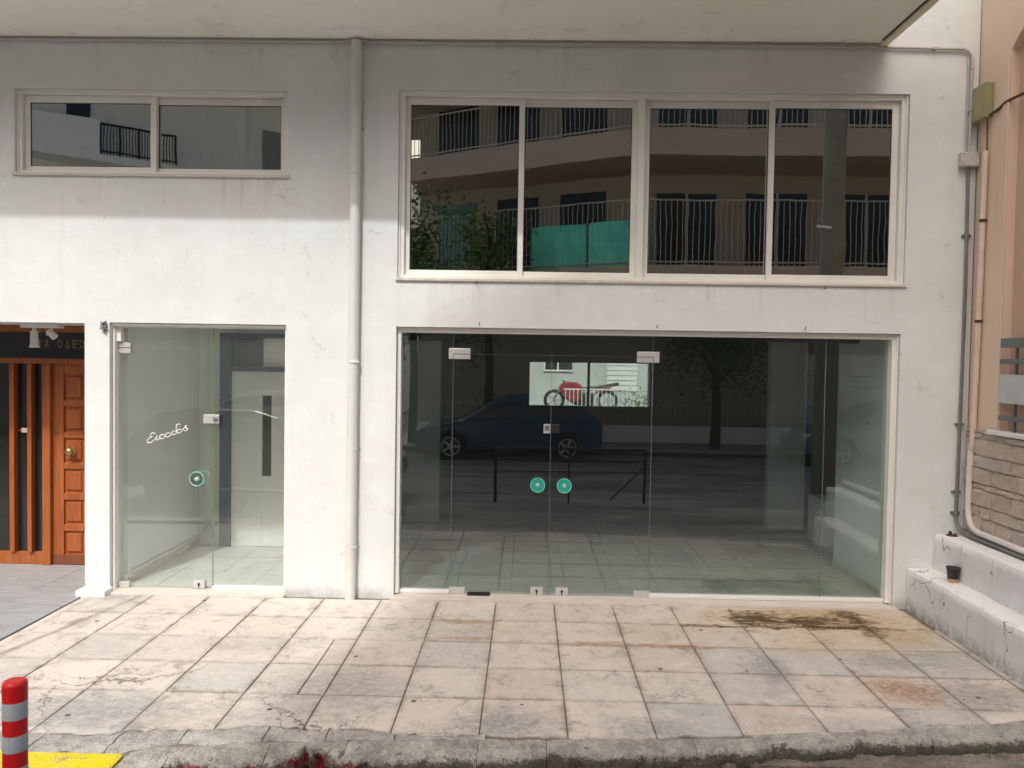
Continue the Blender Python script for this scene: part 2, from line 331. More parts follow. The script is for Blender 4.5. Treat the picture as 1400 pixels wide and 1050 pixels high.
def concrete_mat(name, a, b, grime=0.0, paint=None, red=False):
    k = NT(name); p = k.pos()
    n1 = k.noise(p, 3.0, 8, 0.7); n2 = k.noise(p, 18.0, 9, 0.8); n3 = k.noise(p, 90.0, 4, 0.7); n4 = k.noise(p, 7.0, 9, .8, .4)
    vo = k.n('TexVoronoi', {'Vector': p, 'Scale': 75.0}); agg = k.n('SeparateColor', {0: vo.outputs['Color']}).outputs[0]
    c = k.mix(k.ramp(n1, 0.35, 0.68), a, b)
    c = k.mix(k.ramp(agg, 0.0, 1.0, 0, 0.35), c, tuple(x*0.6 for x in a))
    c = k.mix(k.ramp(n4, 0.51, 0.58, 0, 0.65), c, tuple(x*0.62 for x in a))
    c = k.mix(k.ramp(n2, 0.53, 0.62, 0, 0.6), c, tuple(x*0.45 for x in a))
    c = k.mix(k.ramp(n4, 0.47, 0.40, 0, 0.5), c, tuple(min(1, x*1.25) for x in b))
    c = k.mix(k.ramp(n3, 0.58, 0.66, 0, 0.5), c, tuple(min(1, x*1.3) for x in b))
    xyz = k.n('SeparateXYZ', {0: p})
    if grime:
        zz = k.math('ADD', xyz.outputs[2], k.math('ADD', k.math('MULTIPLY', k.math('SUBTRACT', n2, 0.5), 0.22), k.math('MULTIPLY', k.math('SUBTRACT', n4, 0.5), 0.16)))
        gm = k.ramp(zz, -0.028, -0.042)
        c = k.mix(k.math('MULTIPLY', gm, grime), c, k.mix(k.ramp(n3, .4, .65), (0.035, 0.033, 0.027), (0.12, 0.11, 0.09)))
        ms = k.math('MULTIPLY', k.ramp(n1, 0.48, 0.56), k.ramp(xyz.outputs[2], -0.06, -0.10))
        c = k.mix(k.math('MULTIPLY', ms, 0.7), c, (0.05, 0.058, 0.018))
    if red:
        rd = k.math('MULTIPLY', k.ramp(k.noise(p, 11, 8, 0.8), 0.48, 0.51), k.math('MULTIPLY', k.ramp(xyz.outputs[0], -0.75, -0.95), k.ramp(xyz.outputs[2], -0.026, -0.04)))
        c = k.mix(rd, c, (0.20, 0.012, 0.018))
    if paint:
        wr = k.ramp(k.math('ADD', k.math('MULTIPLY', n2, 0.5), k.math('MULTIPLY', n4, 0.5)), 0.51, 0.56)
        pc = k.mix(k.ramp(k.noise(p, 2.5, 5), 0.4, 0.6, 0, 0.5), paint, (0.70, 0.58, 0.20)); c = k.mix(k.math('MULTIPLY', wr, 0.7), pc, c)
    h = k.math('ADD', k.math('MULTIPLY', n3, 0.3), k.math('ADD', n2, k.math('MULTIPLY', vo.outputs['Distance'], .5)))
    return k.done(c, 0.9, k.bump(h, 0.8, 0.014), spec=0.2)
m_kerb = concrete_mat('kerb_concrete', (0.36, 0.335, 0.29), (0.52, 0.485, 0.43), 0.8, None, True)
m_cement = concrete_mat('cement_patch', (0.40, 0.385, 0.345), (0.53, 0.505, 0.455))
m_mortar = concrete_mat('joint_dirt', (0.19, 0.16, 0.125), (0.31, 0.27, 0.22))
m_yellow = concrete_mat('yellow_painted_concrete', (0.42, 0.38, 0.28), (0.5, 0.46, 0.36), 0, (0.80, 0.62, 0.02))
def road_mat():
    k = NT('asphalt'); p = k.pos(); n1 = k.noise(p, 2.0, 8, .7); n2 = k.noise(p, 25, 7, .75); n3 = k.noise(p, 140, 3, .6)
    c = k.mix(k.ramp(n1, .35, .65), (0.14, 0.137, 0.13), (0.24, 0.235, 0.22)); stk = k.noise(k.scale(p, (.22, 1.5, 1)), 1.6, 7, .7, .5); c = k.mix(k.ramp(stk, .50, .60, 0, .75), c, (.34, .33, .31)); c = k.mix(k.ramp(stk, .46, .38, 0, .7), c, (.07, .068, .064)); c = k.mix(k.ramp(n3, .55, .7, 0, .5), c, (0.32, 0.31, 0.29)); c = k.mix(k.ramp(n2, .55, .7, 0, .5), c, (0.10, 0.098, 0.09))
    xyz = k.n('SeparateXYZ', {0: p})
    g = k.ramp(k.math('ADD', k.math('ADD', xyz.outputs[1], k.math('MULTIPLY', xyz.outputs[0], -.11)), k.math('MULTIPLY', n1, .25)), -2.95, -2.65)
    c = k.mix(k.math('MULTIPLY', g, .9), c, k.mix(k.ramp(n2, .4, .6), (0.055, 0.05, 0.035), (0.09, 0.085, 0.045)))
    return k.done(c, .85, k.bump(k.math('ADD', n3, n2), .6, .01))
m_road = road_mat()
m_opppave = concrete_mat('opposite_paving', (0.34, 0.33, 0.31), (0.44, 0.42, 0.39))

def marble_mat(name, a, b, vein):
    k = NT(name); p = k.pos(); rnd = k.n('ObjectInfo').outputs['Random']
    off = k.n('VectorMath', {0: p, 1: k.n('CombineXYZ', {0: k.math('MULTIPLY', rnd, 9.0), 1: k.math('MULTIPLY', rnd, 5.0)}).outputs[0]}, operation='ADD').outputs[0]
    v = k.noise(k.scale(off, (1.2, 4.5, 1.0)), 1.8, 9, 0.65, 1.3)
    c = k.mix(k.ramp(v, 0.35, 0.65), a, b)
    v2 = k.noise(k.scale(off, (1.0, 5.0, 1.0)), 3.0, 9, 0.7, 2.0)
    c = k.mix(k.ramp(v2, 0.57, 0.64, 0, 0.6), c, vein)
    return k.done(k.mix(k.math('MULTIPLY', rnd, 0.25), c, tuple(x*0.75 for x in a)), k.ramp(v2, 0.2, 0.8, 0.35, 0.6), k.bump(v2, 0.1, 0.003))
m_marble = marble_mat('grey_marble', (0.29, 0.305, 0.31), (0.43, 0.445, 0.445), (0.19, 0.205, 0.22))
m_floor = marble_mat('bright_lobby_marble', (0.60, 0.62, 0.60), (0.72, 0.735, 0.71), (0.45, 0.48, 0.47))  # lobby copy of the marble, its sunlit brightness put into the colour
m_floor2 = marble_mat('dim_shop_floor', (0.30, 0.325, 0.31), (0.42, 0.44, 0.42), (0.22, 0.24, 0.235))  # shop copy of the marble, coloured darker where less daylight reaches
m_sill = marble_mat('sill_marble', (0.60, 0.54, 0.48), (0.70, 0.65, 0.60), (0.45, 0.38, 0.33))

def stone_mat():
    k = NT('cladding_stone'); p = k.pos(); rnd = k.n('ObjectInfo').outputs['Random']
    cr = k.n('ValToRGB', {0: rnd}); e = cr.color_ramp.elements
    e[0].color = (0.66, 0.52, 0.41, 1); e[1].color = (0.62, 0.57, 0.51, 1)
    x = e.new(0.35); x.color = (0.70, 0.59, 0.49, 1); x = e.new(0.65); x.color = (0.58, 0.49, 0.42, 1)
    n1 = k.noise(p, 11, 8, 0.7); n2 = k.noise(p, 40, 6, 0.7)
    c = k.mix(k.ramp(n1, 0.46, 0.58, 0, 0.6), cr.outputs[0], k.mix(k.math('FRACT', k.math('MULTIPLY', rnd, 5.7)), (0.60, 0.58, 0.54), (0.66, 0.52, 0.42)))
    c = k.mix(k.ramp(n2, 0.58, 0.70, 0, 0.5), c, (0.30, 0.24, 0.20))
    return k.done(c, 0.85, k.bump(k.math('ADD', n1, k.math('MULTIPLY', n2, 0.35)), 1.0, 0.045))
m_stone = stone_mat()

def leaf_mat(name, a, b):
    k = NT(name); f = k.noise(k.pos(), 3.0, 4)
    return k.done(k.mix(k.ramp(f, 0.35, 0.65), a, b), 0.55)
m_leaf = leaf_mat('tree_leaf', (0.05, 0.105, 0.025), (0.12, 0.20, 0.05))
m_weed = leaf_mat('weed_leaf', (0.09, 0.14, 0.03), (0.16, 0.22, 0.06))
m_dryleaf = leaf_mat('yellow_leaf', (0.55, 0.33, 0.02), (0.62, 0.42, 0.05))

# ================================================================== SETTING
box('road', m_road, None, -420, 420, -420, 420, -0.6, -0.13, kind='structure')

# pavement: mortar bed + every stone
pv = thing('pavement', (0, 0, 0), kind='structure')
EDGE = [(-6, -2.64), (-3.4, -2.64), (-2.9, -2.60), (-2.3, -2.63), (-2.0, -2.54), (-1.75, -2.56), (-1.45, -2.45), (-1.2, -2.52), (-0.9, -2.50), (-0.4, -2.555), (0.0, -2.545), (0.6, -2.53), (1.2, -2.47), (1.9, -2.38), (2.5, -2.27), (3.0, -2.19), (4.2, -2.02)]
KIN = [(-9, -2.84), (-2.12, -2.84), (-1.9, -2.76), (-1.3, -2.66), (-0.6, -2.60), (0, -2.575), (1.2, -2.50), (1.9, -2.41), (2.5, -2.30), (3.0, -2.22), (4.2, -2.05), (9, -1.6)]
KOUT = [(-9, -3.22), (-2.1, -3.10), (-1.7, -2.98), (-1.3, -2.90), (-0.7, -2.82), (0, -2.775), (0.73, -2.70), (1.4, -2.60), (2.0, -2.50), (2.87, -2.41), (4.2, -2.25), (9, -1.8)]
mb = MB()
xs = [-3.8] + [a for a, b in KIN if -3.8 < a < 4.2] + [4.2]
mb.prism([(-3.8, 0.0)] + [(x, lerp_poly(KIN, x)-0.02) for x in xs] + [(4.2, 0.0)], lambda p: (p[0], p[1], -0.25), lambda p: (p[0], p[1], -0.010))
mb.build('mortar_bed', m_mortar, pv)
def stone(x0, x1, y0, y1, free, par, name='paving_stone', mat=None, z=0.0, gap=0.0030, j=0.006, thick=0.035, ygap=1.7):
    r = random.Random(hash((round(x0, 2), round(y0, 2))) & 0xffff)
    a = gap + r.random()*0.002
    xa, xb = x0+a, x1-a
    n = 11 if free else 1
    ay = a*ygap
    pts = [(xb + r.uniform(-.002, .002), y1-ay), (xa + r.uniform(-.002, .002), y1-ay)]
    for i in range(n+1):
        x = xa + (xb-xa)*i/n
        pts.append((x, (lerp_poly(EDGE, x) + 0.030*nz(x, 3.1, 0, 6) + (0.018 if x < -.3 else .007)*r.uniform(-1, 1)) if free else y0+ay + r.uniform(-.0015, .0015)))
    cz = [z + r.uniform(-.0016, .0016) for _ in range(4)]
    def h(p):
        u = (p[0]-x0)/(x1-x0); v = (p[1]-y0)/(y1-y0)
        return (cz[0]*(1-u)+cz[1]*u)*(1-v) + (cz[2]*(1-u)+cz[3]*u)*v
    cx = sum(p[0] for p in pts)/len(pts); cy = sum(p[1] for p in pts)/len(pts); m = len(pts)
    def ins(p, d):
        l = math.hypot(p[0]-cx, p[1]-cy); return (p[0]+(cx-p[0])*d/l, p[1]+(cy-p[1])*d/l)
    j *= 0.8; va = [(*p, z-thick) for p in pts]; vb = [(*p, h(p)-j*0.55) for p in pts]; vc = [(*ins(p, j*1.3), h(p)) for p in pts]
    k = MB(); k.add(va+vb+vc, [(i, (i+1) % m, m+(i+1) % m, m+i) for i in range(m)] + [(m+i, m+(i+1) % m, 2*m+(i+1) % m, 2*m+i) for i in range(m)] + [tuple(range(2*m, 3*m))])
    return k.build(name, mat or m_pave, par)
XS = [-3.79] + [-3.2176 + 0.49666*k for k in range(-1+1, 13)] + [3.2423, 3.62]
YS = [-0.061 - 0.49666*k for k in range(6)]
for i in range(len(XS)-1):
    for r in range(5):
        x0, x1, y1, y0 = XS[i], XS[i+1], YS[r], YS[r+1]
        if x0 > 3.2 and r < 1: continue
        if r == 4:
            em = max(lerp_poly(EDGE, x0), lerp_poly(EDGE, x1))
            if y1 - em > 0.06: stone(x0, x1, y0, y1, True, pv)
        elif x0 > 3.2: stone(x0, min(x1, 3.4), y0, y1, False, pv)
        elif i == 4 and r in (2, 3):
            stone(x0, x0+0.33, y0, y1, False, pv); stone(x0+0.33, x1, y0, y1, False, pv)
        else: stone(x0, x1, y0, y1, False, pv)
box('side_paving', m_cement, pv, -30, -6.602, -2.85, .19, -.25, -.004); box('side_paving', m_cement, pv, 4.202, 20, -1.9, -1.351, -.25, -.006)
# strip of cement between stones and kerb, cracked in pieces
cuts = [-3.8, -3.1, -2.62, -2.2, -1.86, -1.42, -1.08, -0.7, -0.2, 0.5, 1.3, 2.2, 3.0, 4.1]
for a, b in zip(cuts, cuts[1:]):
    n = max(4, int((b-a)/0.06)); top = []; bot = []
    for i in range(n+1):
        x = a + 0.004 + (b-a-0.008)*i/n
        top.append((x, lerp_poly(EDGE, x) + 0.004 + 0.030*nz(x, 3.1, 0, 6)))
        bot.append((x, lerp_poly(KIN, x) + 0.006 + 0.015*nz(x, 8.1, 0, 5)))
    if all(t[1]-q[1] > 0.012 for t, q in zip(top, bot)):
        k = MB(); nn = n+1; vs = []
        for rr in range(6):
            for t, q in zip(top, bot):
                y = t[1]+(q[1]-t[1])*rr/5; vs.append((t[0], y, (-0.012 if rr == 0 else -0.013 if rr == 5 else -0.001) + 0.012*nz(t[0], y, 0, 8) + 0.010*nz(t[0], y, 2, 21)))
        k.add(vs, [(r*nn+i, r*nn+i+1, (r+1)*nn+i+1, (r+1)*nn+i) for r in range(5) for i in range(n)], True)
        k.build('cement_patch', m_cement, pv)

# kerb
kb = thing('kerb', (0, 0, 0), kind='structure')
def kerb_piece(a, b, mat, name, rough=1.0, step=0.014):
    n = max(6, int((b-a)/step)); prof = [(0.0, 0.0), (0.25, 0.002), (0.5, 0.0), (0.70, -0.001), (0.86, -0.004), (0.95, -0.011), (1.0, -0.028), (1.015, -0.060), (1.02, -0.09), (1.02, -0.112), (1.01, -0.15)]
    m = len(prof); vs = []
    for i in range(n+1):
        x = a + 0.0015 + (b-a-0.003)*i/n
        yi = lerp_poly(KIN, x) + 0.012*nz(x, 8.1, 0, 5); yo = lerp_poly(KOUT, x)
        ero = max(0, nz(x, 0.3, 1.2, 3.1))*0.11*rough + max(0, nz(x, 4.3, 1.2, 11))*0.055*rough + max(0, nz(x, 9.3, 1.2, 27))*0.02*rough
        ch = max(0, nz(x, 2.2, 5, 16)-.12)*max(0, nz(x, 6.6, 1, 5)+.25)*rough; ero += ch*.14
        endf = min(1, min(x-a, b-x)/0.03); endd = (1-endf)*0.005*(1 + 2*max(0, nz(x, 1.7, 0, 4)))
        for j, (u, z) in enumerate(prof):
            e = ero*max(0, (u-0.35)/0.65)
            y = yi + (yo-yi)*min(u, 1.0) + e - 0.02*max(0, u-1)
            d = Vector((x*13, y*13, z*13)); q = noise.noise(d)*0.014*rough + noise.noise(d*2.7)*0.009*rough + noise.noise(d*6.1)*0.006*rough
            vs.append((x, y + (q if u > 0.7 else 0), z - ero*0.35*max(0, 1-abs(u-0.9)*4) + (q if j else q*0.3) - endd - 0.003))
    fs = [(i*m+j, i*m+j+1, (i+1)*m+j+1, (i+1)*m+j) for i in range(n) for j in range(m-1)]
    k = MB(); k.add(vs, fs, True)
    k.add([vs[j] for j in range(m)] + [(vs[0][0], vs[0][1], -0.15)], [tuple(range(m+1))])
    k.add([vs[n*m+j] for j in range(m)] + [(vs[n*m][0], vs[n*m][1], -0.15)], [tuple(range(m+1))])
    return k.build(name, mat, kb)
kerb_piece(-5.2, -3.9, m_kerb, 'kerb_stone', 0.5, 0.04); kerb_piece(-3.9, -2.86, m_kerb, 'kerb_stone', 0.5, 0.04)
kerb_piece(-2.85, -2.09, m_yellow, 'painted_kerb_stone', 0.3)['label'] = 'yellow painted kerb stone'
kc = [-2.08, -1.84, -1.35, -0.95, -0.237, 0.136, 0.95, 1.723, 2.318, 3.2, 4.2]
for i, (a, b) in enumerate(zip(kc, kc[1:])): kerb_piece(a, b, m_kerb, 'kerb_stone', [1.5, 1.8, 1.9, 1.4, 0.9, 0.9, 0.9, 0.8, 0.7, 0.7][i])
MB().box(-5.2, 4.2, -2.62, -2.0, -0.13, -0.09).build('kerb_core', m_mortar, kb)

# grey marble forecourt of the entrance
ef = thing('entrance_floor', (0, 0, 0), kind='structure')
box('mortar_bed', m_mortar, ef, -6.6, -3.8, -2.6, 1.0, -0.25, -0.012)
yy = [0.9, 0.02, -0.60, -1.22, -1.84, -2.46, -2.6]
for r, (y1, y0) in enumerate(zip(yy, yy[1:])):
    x = -3.806 if y1 < 0.03 else -3.86
    first = True
    while x > -6.5:
        l = (0.45 + 0.5*((r*37) % 10)/10) if first else 0.95
        first = False
        stone(max(x-l, -6.6), x, y0, y1, False, ef, 'marble_slab', m_marble, 0.001, 0.0018, 0.002, 0.02); x -= l

# ================================================================== SHOP BUILDING
bd = thing('shop_building', (0, 0, 0), 'white stuccoed building with empty glass fronted shop, four light window above and balcony overhead', 'building')
XL, XR, ZT = -7.0, 3.77, 8.2
ENT = (-6.1, -3.857, -0.1, 2.352); OPS = [(-4.465, -2.088, 3.626, 4.370), (-1.134, 3.199, 2.763, 4.387), (-1.137, 3.180, 0.0, 2.361), (-3.637, -2.095, 0.0, 2.361), ENT]
gx = sorted({XL, XR, *[o[0] for o in OPS], *[o[1] for o in OPS]}); gz = sorted({-0.3, ZT, *[o[2] for o in OPS], *[o[3] for o in OPS]})
def hole(x, z): return any(a < x < b and c < z < d for a, b, c, d in OPS)
mb = MB(); T = 0.25
for i in range(len(gx)-1):
    for j in range(len(gz)-1):
        if not hole((gx[i]+gx[i+1])/2, (gz[j]+gz[j+1])/2):
            a, b, c, d = gx[i], gx[i+1], gz[j], gz[j+1]
            mb.add([(a,0,c),(b,0,c),(b,0,d),(a,0,d)], [(0,1,2,3)]); mb.add([(a,T,c),(b,T,c),(b,T,d),(a,T,d)], [(3,2,1,0)])
            for dx, e in ((-1, a), (1, b)):
                k = i+dx
                if k < 0 or k >= len(gx)-1 or hole((gx[k]+gx[k+1])/2, (c+d)/2): mb.add([(e,0,c),(e,T,c),(e,T,d),(e,0,d)], [(0,1,2,3)])
            for dz, e in ((-1, c), (1, d)):
                k = j+dz
                if k < 0 or k >= len(gz)-1 or hole((a+b)/2, (gz[k]+gz[k+1])/2): mb.add([(a,0,e),(b,0,e),(b,T,e),(a,T,e)], [(0,1,2,3)])
mb.build('facade_wall', m_wall, bd, bevel=0.011, seg=3, weld=True)
# shell behind the facade
box('side_wall', m_wall, bd, XL, XL+0.2, 0.252, 3.6, -0.3, ZT)
box('side_wall', m_wall, bd, XR-0.005, XR+0.195, 0.252, 3.6, -0.3, ZT)
box('roof', m_wall, bd, XL-0.1, XR+0.2, -0.05, 3.85, ZT+0.004, ZT+0.3)
RW = (0.0, 1.595, 1.475, 2.09)
mb = MB().box(XL, RW[0], 3.602, 3.8, -0.3, ZT).box(RW[1], XR, 3.602, 3.8, -0.3, ZT).box(RW[0], RW[1], 3.602, 3.8, -0.3, RW[2]).box(RW[0], RW[1], 3.602, 3.8, RW[3], ZT)
mb.build('rear_wall', m_wall, bd)
# balcony
mb = MB()
mb.box(XL, 2.955, -1.25, -0.004, 4.803, 5.0)
mb.build('balcony_slab', m_soffit, bd, bevel=0.008)
box('balcony_parapet', m_wall, bd, XL, 2.955, -1.247, -1.10, 5.003, 6.0, bevel=0.01)
mb = MB().box(2.925, 2.985, -1.246, -0.006, 4.778, 4.800); mb.build('drip_edge', plain('drip_edge_paint', (0.74, 0.69, 0.52), 0.6), bd, bevel=0.004)
box('groove_shade', m_dark, bd, 2.908, 2.923, -1.22, -0.09, 4.797, 4.8025)  # black strip stands in for the shade inside a groove

# -- upper windows
def pane(name, x0, x1, z0, z1, y, mat, par, t=0.006): return box(name, mat, par, x0, x1, y, y+t, z0, z1)
def window(op, sashes, frame, posts, gm):
    wn = thing('window', (0, 0, 0)); wn.parent = bd; COL.objects.get(wn.name)
    x0, x1, z0, z1 = op; f = frame
    mb = MB(); d0, d1 = 0.035, 0.16
    mb.box(x0+.001, x0+f, d0, d1, z0+.02, z1-.001); mb.box(x1-f, x1-.001, d0, d1, z0+.02, z1-.001)
    mb.box(x0+f, x1-f, d0, d1, z1-f*0.75, z1-.001); mb.box(x0+f, x1-f, d0, d1, z0+.02, z0+.02+f*0.6)
    for (a, b) in posts: mb.box(a, b, d0+.01, d1-.01, z0+.02+f*0.6, z1-f*0.75)
    # thin outer lip and track lines
    mb.box(x0+f, x1-f, d0-.012, d0+.002, z1-f*0.30, z1-.002); mb.box(x0+.002, x0+f*0.35, d0-.012, d0+.002, z0+.022, z1-.002); mb.box(x1-f*0.35, x1-.002, d0-.012, d0+.002, z0+.022, z1-.002)
    mb.build('frame', m_alu, wn, bevel=0.003)
    for (a, b, yy, pl, pr) in sashes:
        za, zb = z0+.02+f*0.6+.002, z1-f*0.75-.002
        s = MB(); y0, y1 = yy, yy+0.03
        s.box(a, a+pl, y0, y1, za, zb); s.box(b-pr, b, y0, y1, za, zb); s.box(a+pl, b-pr, y0+.001, y1, zb-.062, zb); s.box(a+pl, b-pr, y0+.001, y1, za, za+.045)
        s.build('sash', m_alu, wn, bevel=0.003)
        g = MB(); g.box(a+pl, a+pl+.006, y0+.009, y0+.02, za+.045, zb-.062); g.box(b-pr-.006, b-pr, y0+.009, y0+.02, za+.045, zb-.062); g.box(a+pl+.006, b-pr-.006, y0+.009, y0+.02, zb-.068, zb-.062); g.box(a+pl+.006, b-pr-.006, y0+.009, y0+.02, za+.045, za+.050)
        g.build('gasket', m_dark, wn)
        box('pane', gm, wn, a+pl+.002, b-pr-.002, y0+.012, y0+.017, za+.043, zb-.060)
    mb = MB(); mb.box(x0-.015, x1+.012, -.022, 0.06, z0-.004, z0+.019); mb.build('sill', m_sill, wn, bevel=0.003)
    return wn
w1 = window((-4.465, -2.088, 3.626, 4.370), [(-4.42, -3.262, .075, .045, .055), (-3.312, -2.136, .112, .05, .048)], 0.045, [], m_glassw)
w2 = window((-1.134, 3.199, 2.763, 4.387), [(-1.082, -0.058, .075, .040, .046), (-0.105, 0.925, .112, .05, .052), (0.972, 2.085, .112, .055, .035), (2.045, 3.146, .075, .047, .058)], 0.052, [(0.922, 0.976)], m_glassw)
for a, b in ((1.03, 2.04), (2.09, 3.09)):
    mb = MB()
    for i in range(58):
        z = 2.86 + i*0.025; mb.add([(a, .20, z), (b, .20, z), (b, .218, z+.009), (a, .218, z+.009)], [(0, 1, 2, 3)])
    mb.build('venetian_blind', plain('blind_slat', (0.045, 0.045, 0.038), 0.6), bd, kind='stuff')

# -- rooms behind
def room(x0, x1, y0, y1, z0, z1, mats, names, skip=()):
    t = 0.02
    if 'left' not in skip: box(names+'_left_wall', mats['left'], bd, x0-t, x0, y0, y1, z0, z1)
    if 'right' not in skip: box(names+'_right_wall', mats['right'], bd, x1, x1+t, y0, y1, z0, z1)
    if 'back' not in skip: box(names+'_back_wall', mats['back'], bd, x0, x1, y1, y1+t, z0, z1)
    if 'ceil' not in skip: box(names+'_ceiling', mats['ceil'], bd, x0-t, x1+t, y0, y1+t, z1, z1+t)
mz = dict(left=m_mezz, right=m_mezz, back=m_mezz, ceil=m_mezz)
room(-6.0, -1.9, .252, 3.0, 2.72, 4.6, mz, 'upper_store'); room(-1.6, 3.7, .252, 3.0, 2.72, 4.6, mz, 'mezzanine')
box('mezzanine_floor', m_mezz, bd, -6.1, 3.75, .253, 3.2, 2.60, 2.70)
# main shop
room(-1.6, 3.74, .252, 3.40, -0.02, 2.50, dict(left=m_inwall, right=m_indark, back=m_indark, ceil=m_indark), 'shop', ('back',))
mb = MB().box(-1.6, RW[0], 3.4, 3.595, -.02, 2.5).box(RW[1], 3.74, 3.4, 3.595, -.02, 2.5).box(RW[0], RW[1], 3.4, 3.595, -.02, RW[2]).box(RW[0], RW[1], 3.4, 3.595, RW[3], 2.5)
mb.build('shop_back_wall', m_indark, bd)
box('shop_pillar', m_inwall, bd, -1.598, -1.105, 3.28, 3.396, -.02, 2.31)
box('shop_pillar', m_inwall, bd, 3.06, 3.51, 3.25, 3.396, -.02, 2.498)
box('shop_side_panel', m_inwall, bd, 3.20, 3.26, .255, 1.42, -.02, 2.498)
box('shop_skirting', m_sill, bd, 3.188, 3.198, .256, 1.42, -.02, 0.075)
box('shop_low_block', m_inwall, bd, 3.40, 3.735, 2.30, 2.785, -.02, 0.53, bevel=.01)
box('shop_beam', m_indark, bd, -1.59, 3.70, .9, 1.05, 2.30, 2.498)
rw = thing('rear_window', (0, 0, 0)); rw.parent = bd
mb = MB(); a, b, c, d = RW
mb.box(a, a+.03, 3.42, 3.5, c, d); mb.box(b-.03, b, 3.42, 3.5, c, d); mb.box(a+.03, b-.03, 3.42, 3.5, c, c+.03); mb.box(a+.03, b-.03, 3.42, 3.5, d-.03, d); mb.box(.772, .803, 3.42, 3.5, c+.03, d-.03)
mb.build('frame', m_dark, rw)
box('pane', m_glassr, rw, a+.03, .772, 3.45, 3.455, c+.03, d-.03); box('pane', m_glassr, rw, .803, b-.03, 3.45, 3.455, c+.03, d-.03)
fl = thing('shop_floor', (0, 0, 0)); fl.parent = bd
box('screed', m_mortar, fl, -3.8, 3.75, .14, 3.6, -.2, -.008)
for i in range(11):
    for j in range(7):
        x0 = -1.62+i*0.5; y0 = .20+j*0.5
        if x0 < 3.7 and y0 < 3.5: stone(x0, min(x0+.5, 3.74), y0, min(y0+.5, 3.5), False, fl, 'floor_tile', m_floor2, 0.004, 0.0015, 0.002, 0.012)
for i in range(5):
    for j in range(4):
        x0 = -3.74+i*0.42; y0 = .20+j*0.5
        stone(x0, min(x0+.42, -1.7), y0, y0+.5, False, fl, 'floor_tile', m_floor, 0.004, 0.0012, 0.0015, 0.012)
# small shop on the left
room(-3.60, -1.72, .252, 1.84, -0.02, 2.50, dict(left=m_inwall, right=m_inwall, back=m_inwall, ceil=m_inwall), 'lobby')
box('lobby_jamb_wall', m_inwall, bd, -3.70, -3.6205, .252, 1.84, -.02, 2.5)
box('lobby_skirting', m_sill, bd, -3.599, -3.588, .256, 1.83, -.01, 0.07)
idr = thing('inner_door', (0, 0, 0)); idr.parent = bd
mb = MB().box(-3.33, -3.215, 1.72, 1.838, 0.004, 2.33).box(-3.215, -2.45, 1.72, 1.838, 1.92, 1.97).box(-3.215, -2.45, 1.72, 1.838, 2.28, 2.33); mb.build('frame', m_blue, idr, bevel=.004)
box('transom_light', m_glassd, idr, -3.215, -2.87, 1.78, 1.79, 1.97, 2.28)
box('transom_panel', m_inwall, idr, -2.87, -2.45, 1.775, 1.79, 1.97, 2.28)
mb = MB().box(-3.213, -2.875, 1.76, 1.80, .008, 1.918).box(-2.775, -2.45, 1.76, 1.80, .008, 1.918).box(-2.875, -2.775, 1.76, 1.80, .008, .78).box(-2.875, -2.775, 1.76, 1.80, 1.66, 1.918)
mb.build('leaf', m_inwall, idr, bevel=.003)
box('slit_pane', m_glassd, idr, -2.873, -2.777, 1.775, 1.785, .782, 1.658)
box('reflection_strip', m_white, idr, -3.20, -2.46, 1.745, 1.759, .52, .60); box('reflection_strip', m_inwall, idr, -3.20, -3.08, 1.735, 1.744, .42, .53)  # pale strips imitating a reflection in the entrance glass
box('light_switch', m_white, bd, -3.598, -3.588, 1.0, 1.08, 1.12, 1.26, bevel=.003)
mb = MB().lathe((-2.824, 1.70, 2.088), [(.045, 0), (.045, .03), (.02, .035)], 'y', 14); 

# -- shop front (main)
sf = thing('shopfront', (0, 0, 0)); sf.parent = bd; sf['label'] = 'wide glass shopfront with double glass doors'
x0, x1, zt = -1.137, 3.180, 2.361
mb = MB()
mb.box(x0+.002, x0+.036, .045, .15, .03, zt-.002); mb.box(x1-.050, x1-.002, .045, .15, .03, zt-.002); mb.box(x0+.036, x1-.050, .045, .15, zt-.046, zt-.002)
mb.box(x0+.036, x1-.050, .030, .046, zt-.016, zt-.003); mb.box(x1-.018, x1-.003, .030, .046, .03, zt-.003)
mb.build('frame', m_alu, sf, bevel=.003)
box('bottom_rail', m_white, sf, x0+.002, -.660, .085, .15, .020, .052, bevel=.004); box('bottom_rail', m_white, sf, 1.100, x1-.002, .085, .15, .020, .052, bevel=.004)
box('threshold', m_sill, sf, x0-.02, x1+.02, -.075, .20, -.06, .018, bevel=.004)
Yg = .116
gl = [(x0+.034, -.656, .05, zt-.044, 'fixed_pane'), (-.650, .209, .014, 2.132, 'door_pane'), (.215, 1.092, .014, 2.132, 'door_pane'), (-.650, 1.092, 2.138, zt-.044, 'transom_pane'), (1.098, 2.592, .05, zt-.044, 'fixed_pane'), (2.597, x1-.048, .05, zt-.044, 'fixed_pane')]
for a, b, c, d, n in gl: box(n, m_glass, sf, a, b, Yg, Yg+.010, c, d)
for x, c, d in ((-.653, .02, zt-.044), (.212, .02, 2.135), (1.095, .02, zt-.044), (2.5945, .05, zt-.044)): box('glass_joint', m_edge, sf, x-.0017, x+.0017, Yg-.001, Yg+.011, c, d)
box('glass_joint', m_edge, sf, -.648, 1.09, Yg-.001, Yg+.011, 2.1342, 2.1358)
